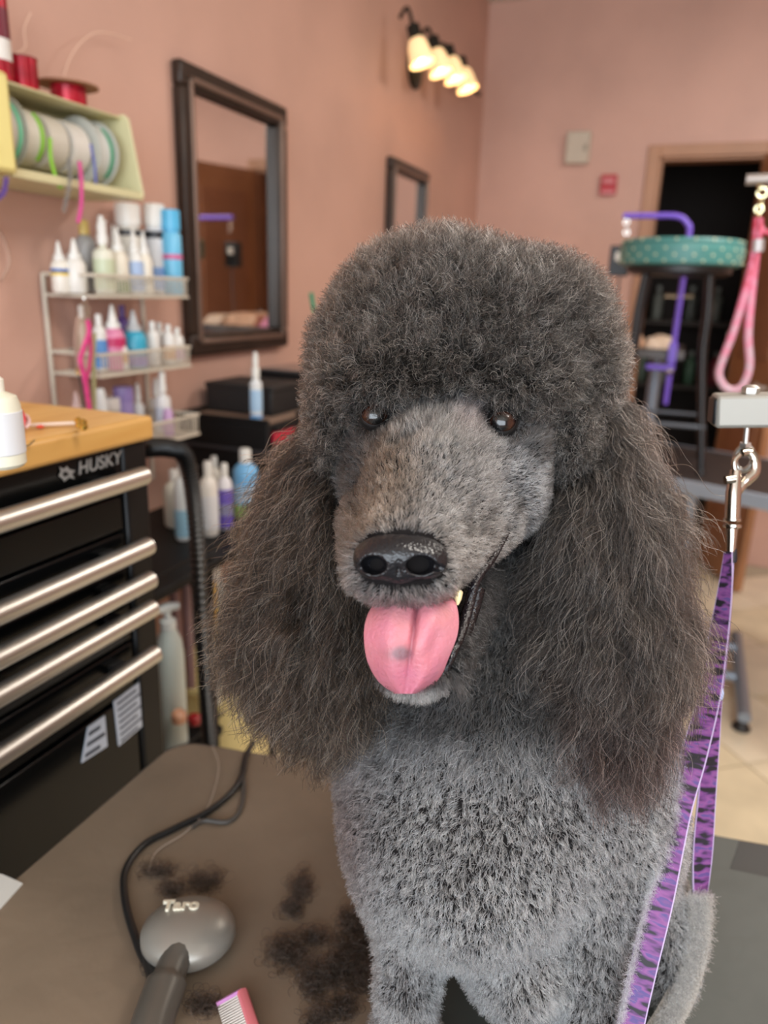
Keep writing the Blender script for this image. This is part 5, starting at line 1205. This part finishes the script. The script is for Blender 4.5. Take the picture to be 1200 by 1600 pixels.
eye_m = bpy.data.materials.new('dog_eye'); eye_m.use_nodes = True; nt = eye_m.node_tree; pb = nt.nodes['Principled BSDF']
tc = nt.nodes.new('ShaderNodeTexCoord'); sp = nt.nodes.new('ShaderNodeSeparateXYZ'); nt.links.new(tc.outputs['Object'], sp.inputs[0])
cb_ = nt.nodes.new('ShaderNodeCombineXYZ'); nt.links.new(sp.outputs[0], cb_.inputs[0]); nt.links.new(sp.outputs[1], cb_.inputs[1])
ln = nt.nodes.new('ShaderNodeVectorMath'); ln.operation = 'LENGTH'; nt.links.new(cb_.outputs[0], ln.inputs[0])
rp = nt.nodes.new('ShaderNodeValToRGB'); el = rp.color_ramp.elements
mu = nt.nodes.new('ShaderNodeMath'); mu.operation = 'MULTIPLY'; mu.inputs[1].default_value = 80; nt.links.new(ln.outputs['Value'], mu.inputs[0]); nt.links.new(mu.outputs[0], rp.inputs[0])
el[0].position = .0; el[0].color = (.002, .002, .002, 1); el[1].position = .86; el[1].color = (.35, .3, .3, 1)
for p_, c_ in ((.40, (.002, .002, .002, 1)), (.45, (.010, .0035, .002, 1)), (.60, (.030, .009, .004, 1)), (.72, (.02, .008, .006, 1)), (.80, (.01, .006, .006, 1))): k_ = rp.color_ramp.elements.new(p_); k_.color = c_
nt.links.new(rp.outputs[0], pb.inputs['Base Color']); pb.inputs['Roughness'].default_value = .2; pb.inputs['Coat Weight'].default_value = .5; pb.inputs['Coat Roughness'].default_value = .06
lid_m = mat('eyelid_skin', '0a0808', .5)
for (ec_, gx, r) in ((eyeL, .06, .0100), (eyeR, -.06, .0106)):
    look = unit(np.array([gx - ec_[0] * .8, -.05 - ec_[1] * .5, .5])); lw = R @ look
    me = bpy.data.meshes.new('eye'); bm = bmesh.new(); bmesh.ops.create_uvsphere(bm, u_segments=32, v_segments=20, radius=r); bm.to_mesh(me); bm.free()
    me.polygons.foreach_set('use_smooth', [True] * len(me.polygons)); me.materials.append(eye_m)
    o = bpy.data.objects.new('eye', me); COL.objects.link(o); o.parent = dog; o.location = Vector(to_world(ec_[None])[0] - wloc(dog))
    o.rotation_euler = Vector(lw).to_track_quat('Z', 'Y').to_euler()
    # lids: a shell over the eyeball with an almond opening
    vv = []; na, nb_ = 32, 7; rs_ = r * 1.07
    for b_ in range(nb_):
        for a_ in range(na):
            t = 2 * math.pi * a_ / na; ox, oy = .0090 * math.cos(t), (.0064 if math.sin(t) > 0 else .0072) * math.sin(t) * (1 - .25 * abs(math.cos(t)) ** 3)
            k_ = b_ / (nb_ - 1); rad_ = math.hypot(ox, oy); th0 = math.asin(min(.98, rad_ / rs_)); th = th0 + (math.radians(82) - th0) * k_
            rr__ = rs_ * (1.0 if b_ else .965)
            vv.append(to_world((ec_ + np.array([ox / rad_ * math.sin(th) * rr__, oy / rad_ * math.sin(th) * rr__, math.cos(th) * rr__]))[None])[0])
    MB().add(vv, [(i_ * na + j_, i_ * na + (j_ + 1) % na, (i_ + 1) * na + (j_ + 1) % na, (i_ + 1) * na + j_) for i_ in range(nb_ - 1) for j_ in range(na)]).build('eyelid', lid_m, dog)

tong_m = bpy.data.materials.new('tongue'); tong_m.use_nodes = True; nt = tong_m.node_tree; pb = nt.nodes['Principled BSDF']
tc = nt.nodes.new('ShaderNodeTexCoord'); nz = nt.nodes.new('ShaderNodeTexNoise'); nz.inputs['Scale'].default_value = 60; nt.links.new(tc.outputs['Object'], nz.inputs['Vector'])
at2 = nt.nodes.new('ShaderNodeAttribute'); at2.attribute_name = 'tint'
rp = nt.nodes.new('ShaderNodeMix'); rp.data_type = 'RGBA'; rp.inputs[0].default_value = .15; nt.links.new(at2.outputs['Color'], rp.inputs[6]); nt.links.new(nz.outputs['Color'], rp.inputs[7]); rp.blend_type = 'OVERLAY'
nt.links.new(rp.outputs[2], pb.inputs['Base Color']); pb.inputs['Roughness'].default_value = .48; pb.inputs['Subsurface Weight'].default_value = .12; pb.inputs['Subsurface Radius'].default_value = (.01, .003, .002); pb.inputs['Subsurface Scale'].default_value = .5
nz3 = nt.nodes.new('ShaderNodeTexNoise'); nz3.inputs['Scale'].default_value = 420; nt.links.new(tc.outputs['Object'], nz3.inputs['Vector']); bp = nt.nodes.new('ShaderNodeBump'); bp.inputs['Strength'].default_value = .6; bp.inputs['Distance'].default_value = .001
nt.links.new(nz3.outputs['Fac'], bp.inputs['Height']); nt.links.new(bp.outputs[0], pb.inputs['Normal'])
rows = [(925, 598, 700, .422), (938, 588, 712, .408), (960, 573, 717, .400), (985, 568, 717, .396), (1008, 569, 710, .394), (1032, 573, 699, .395), (1050, 581, 693, .397), (1064, 590, 684, .399), (1075, 602, 672, .401), (1084, 618, 652, .403)]
nu, tv = 61, []
yy = np.linspace(0, len(rows) - 1, 60)
ra = np.array(rows, float)
rowi = np.stack([np.interp(yy, np.arange(len(rows)), ra[:, k]) for k in range(4)], 1)
ker = np.hanning(13)[1:-1]; ker /= ker.sum()
for k in range(1, 4): rowi[:, k] = np.convolve(np.pad(rowi[:, k], 5, 'edge'), ker, 'valid')
for r_ in rowi:
    for j in range(nu):
        u = -1 + 2 * j / (nu - 1); xx = (r_[1] + r_[2]) / 2 + u * (r_[2] - r_[1]) / 2
        prog = (r_[0] - 925) / 155
        gx = (655 - 22 * prog - (r_[1] + r_[2]) / 2) / ((r_[2] - r_[1]) / 2)
        groove = .0012 * math.sin(u * 5 + prog * 9) * prog + math.exp(-((u - gx) / .07) ** 2) * .0055 * max(0, 1 - prog * 1.1) + math.exp(-((u - gx) / .05) ** 2) * .0008 * (1 - prog ** 4)
        dep = r_[3] + .0105 * abs(u) ** 2.6 - .004 * math.exp(-((abs(u) - .45) / .3) ** 2) * (1 - prog * .5) + groove + .0025 * math.exp(-((u - .55) / .16) ** 2 - ((prog - .5) / .18) ** 2)
        tv.append((xx, r_[0], dep, u, prog))
tv = np.array(tv); fr = np.array([C(a, b, c_) for a, b, c_ in tv[:, :3]]); nr = len(rowi)
bk = fr + np.array([0, 0, -1.0]) * (.0045 * np.sqrt(np.clip(1 - np.abs(tv[:, 3:4]) ** 4, 0.02, 1)))
fs = [(i * nu + j, i * nu + j + 1, (i + 1) * nu + j + 1, (i + 1) * nu + j) for i in range(nr - 1) for j in range(nu - 1)]
nb = nr * nu; ringi = list(range(nu)) + [i * nu + nu - 1 for i in range(1, nr)] + [(nr - 1) * nu + j for j in range(nu - 2, -1, -1)] + [i * nu for i in range(nr - 2, 0, -1)]
fb_ = [tuple(nb + q for q in f_[::-1]) for f_ in fs] + [(ringi[(k + 1) % len(ringi)], ringi[k], nb + ringi[k], nb + ringi[(k + 1) % len(ringi)]) for k in range(len(ringi))]
tm = MB().add([to_world(q[None])[0] for q in np.concatenate([fr, bk])], fs + fb_)
tg_ = tm.build('tongue', tong_m, dog)
ca = tg_.data.color_attributes.new('tint', 'FLOAT_COLOR', 'POINT')
pal = np.array([.53, .20, .235]) * np.ones((len(tv), 3)); pal = pal * (1 - .10 * tv[:, 4:5]) + np.array([.02, -.02, .0]) * tv[:, 4:5]
spot = np.exp(-((tv[:, 0] - 628) / 13) ** 2 - ((tv[:, 1] - 1020) / 12) ** 2)[:, None] * .85 + .45 * np.exp(-((tv[:, 0] - 622) / 22) ** 2 - ((tv[:, 1] - 1022) / 9) ** 2)[:, None]
gline = np.exp(-((tv[:, 0] - (655 - 24 * tv[:, 4])) / 3.5) ** 2)[:, None] * np.clip(1 - 1.4 * tv[:, 4:5], 0, 1) * .75 + np.exp(-((tv[:, 0] - (655 - 24 * tv[:, 4])) / 2.5) ** 2)[:, None] * .18
pal = pal * (1 - gline) + np.array([.16, .03, .05]) * gline  # shade of the groove painted as a dark line
spot = np.clip(spot, 0, .8); pal = pal * (1 - spot) + np.array([.13, .09, .11]) * spot
pal = np.concatenate([pal, pal]); ca.data.foreach_set('color', np.concatenate([pal, np.ones((len(pal), 1))], 1).astype('f').ravel())

lip_m = mat('lip_skin', '181316', .25, noise=.3, nscale=90, bump=.6)
lp = [C(794, 832, .468), C(770, 872, .452), C(745, 905, .440), C(733, 945, .436), (C(722, 985, .425)), C(708, 1020, .415), C(692, 1052, .413), C(662, 1074, .413), C(625, 1080, .414)]
sp_ = smooth_path(lp, 8); nlp = len(sp_)
rr = [.0014 + .0018 * math.sin(math.pi * min(1, i / (nlp * .8))) for i in range(nlp)]
MB().tube([to_world(np.array(q)[None])[0] for q in sp_], rr, 12).build('lip', lip_m, dog)
lp2 = smooth_path([C(748, 918, .446), C(738, 955, .444), C(722, 1000, .436), C(706, 1035, .424)], 8)
MB().tube([to_world(np.array(q)[None])[0] for q in lp2], [.0042 for i in range(len(lp2))], 10).build('lip', lip_m, dog)
t0_, t1_ = to_world(C(716, 926, .422)[None])[0], to_world(C(715, 945, .416)[None])[0]
MB().tube([t0_, (t0_ + t1_) / 2, t1_], [.0028, .0022, .0006], 10).build('tooth', mat('tooth_ivory', 'd9c79a', .25), dog)

# fleece fluff along the grooming loop
def fluff(name, A0, A1, n_, Lr, colr):
    t = rng.random(n_) * (len(A0) - 1.001); i_ = t.astype(int); f_ = (t - i_)[:, None]; u_ = rng.random(n_)[:, None]
    a_ = A0[i_] * (1 - f_) + A0[i_ + 1] * f_; b_ = A1[i_] * (1 - f_) + A1[i_ + 1] * f_; p0_ = a_ * (1 - u_) + b_ * u_
    dirs = unit(rng.normal(size=(n_, 3)) + 1.2 * (R @ np.array([0, 0, 1.]))); s = np.linspace(0, 1, 5)[None, :, None]; L_ = rng.uniform(*Lr, n_)[:, None, None]
    bend = unit(rng.normal(size=(n_, 3)))[:, None]
    pw = p0_[:, None] + dirs[:, None] * L_ * s + bend * L_ * .6 * s * s - wloc(ld)
    hc = bpy.data.hair_curves.new(name); hc.add_curves([5] * n_); hc.points.foreach_set('position', pw.astype('f').ravel())
    q_ = hc.attributes.new('radius', 'FLOAT', 'POINT'); q_.data.foreach_set('value', np.full(n_ * 5, .00014, 'f'))
    q_ = hc.attributes.new('tone', 'FLOAT_COLOR', 'CURVE'); q_.data.foreach_set('color', np.concatenate([np.array(colr) * rng.uniform(.5, 1.2, (n_, 1)), np.ones((n_, 1))], 1).astype('f').ravel())
    hc.materials.append(fm_short); o = bpy.data.objects.new(name, hc); COL.objects.link(o); o.parent = ld; o['kind'] = 'stuff'
fc = np.array(smooth_path([list(P(*q)) for q in [(1093, 1395, .595), (1092, 1440, .592), (1086, 1490, .587), (1066, 1550, .580), (1036, 1605, .572), (1005, 1650, .562)]], 6))
sd_ = cr * .0095
fluff('fleece_pile', fc - sd_, fc + sd_, 9000, (.003, .006), (.50, .46, .42))
e0_ = np.array(smooth_path([list(P(*q)) for q in [(1026, 1350, .529), (1010, 1400, .523), (985, 1510, .513), (965, 1600, .508)]], 6))
fluff('fleece_edge', e0_, e0_ + cr * .0015, 2500, (.002, .005), (.75, .75, .78))

# ------------------------------------------------------------------ loose clippings on the mat
tufts = [(248, 1362, 22, 8), (320, 1378, 26, 14), (268, 1392, 14, 8), (470, 1388, 12, 20), (455, 1422, 12, 10), (448, 1490, 32, 26), (490, 1468, 16, 10), (548, 1440, 16, 16), (545, 1492, 28, 40), (490, 1535, 18, 28), (520, 1520, 22, 20), (565, 1530, 28, 20), (500, 1594, 20, 10), (535, 1575, 16, 14), (318, 1572, 18, 12), (246, 1508, 12, 18), (570, 1470, 16, 30)]
for ti, (tx, ty, sx, sy) in enumerate(tufts):
    n_ = int(7 * (sx * sy) ** .55) + 20; K = 8
    xs, ys = tx + rng.normal(size=n_) * sx * .55, ty + rng.normal(size=n_) * sy * .55
    r0_ = np.array([at(a, b, 2, TT + .0008) for a, b in zip(xs, ys)]); s = np.linspace(0, 1, K)[None, :, None]
    an = rng.random(n_)[:, None, None] * 6.28; sp2 = rng.uniform(.002, .006, n_)[:, None, None]; tn = rng.uniform(3, 9, n_)[:, None, None]
    pw = np.tile(r0_[:, None], (1, K, 1)); pw[..., 0:1] += sp2 * (np.cos(an + tn * s) - np.cos(an)) ; pw[..., 1:2] += sp2 * (np.sin(an + tn * s) - np.sin(an)); pw[..., 2:3] += rng.uniform(0, .007, n_)[:, None, None] * np.sin(math.pi * s)
    base_ = thing('fur_clipping', None, None, tuple(at(tx, ty, 2, TT)))
    loc = np.array(base_.location); bpy.data.objects.remove(base_)
    hc = bpy.data.hair_curves.new('fur_clipping'); hc.add_curves([K] * n_); hc.points.foreach_set('position', (pw - loc).astype('f').ravel())
    at_ = hc.attributes.new('radius', 'FLOAT', 'POINT'); at_.data.foreach_set('value', np.full(n_ * K, .00018, 'f'))
    a = hc.attributes.new('tone', 'FLOAT_COLOR', 'CURVE'); cc_ = tones(n_, (.06, .045, .035), (.2, .15, .12), .3); a.data.foreach_set('color', np.concatenate([cc_, np.ones((n_, 1))], 1).astype('f').ravel())
    hc.materials.append(fm); o = bpy.data.objects.new('fur_clipping', hc); COL.objects.link(o); o.location = loc
    tag(o, 'dark curly poodle hair clippings scattered on the rubber mat', 'clippings', 'fur clippings on the mat', 'stuff')
MB().tube(smooth_path([at(x, y, 2, TT + .004) for x, y in [(332, 1165), (342, 1200), (325, 1260), (290, 1300), (245, 1330), (232, 1362)]], 8), .0005, 5).build('loose_hair', mat('pale_hair', 'b5a597', .5), label='long pale loose hair lying across the mat and cable', cat='hair')
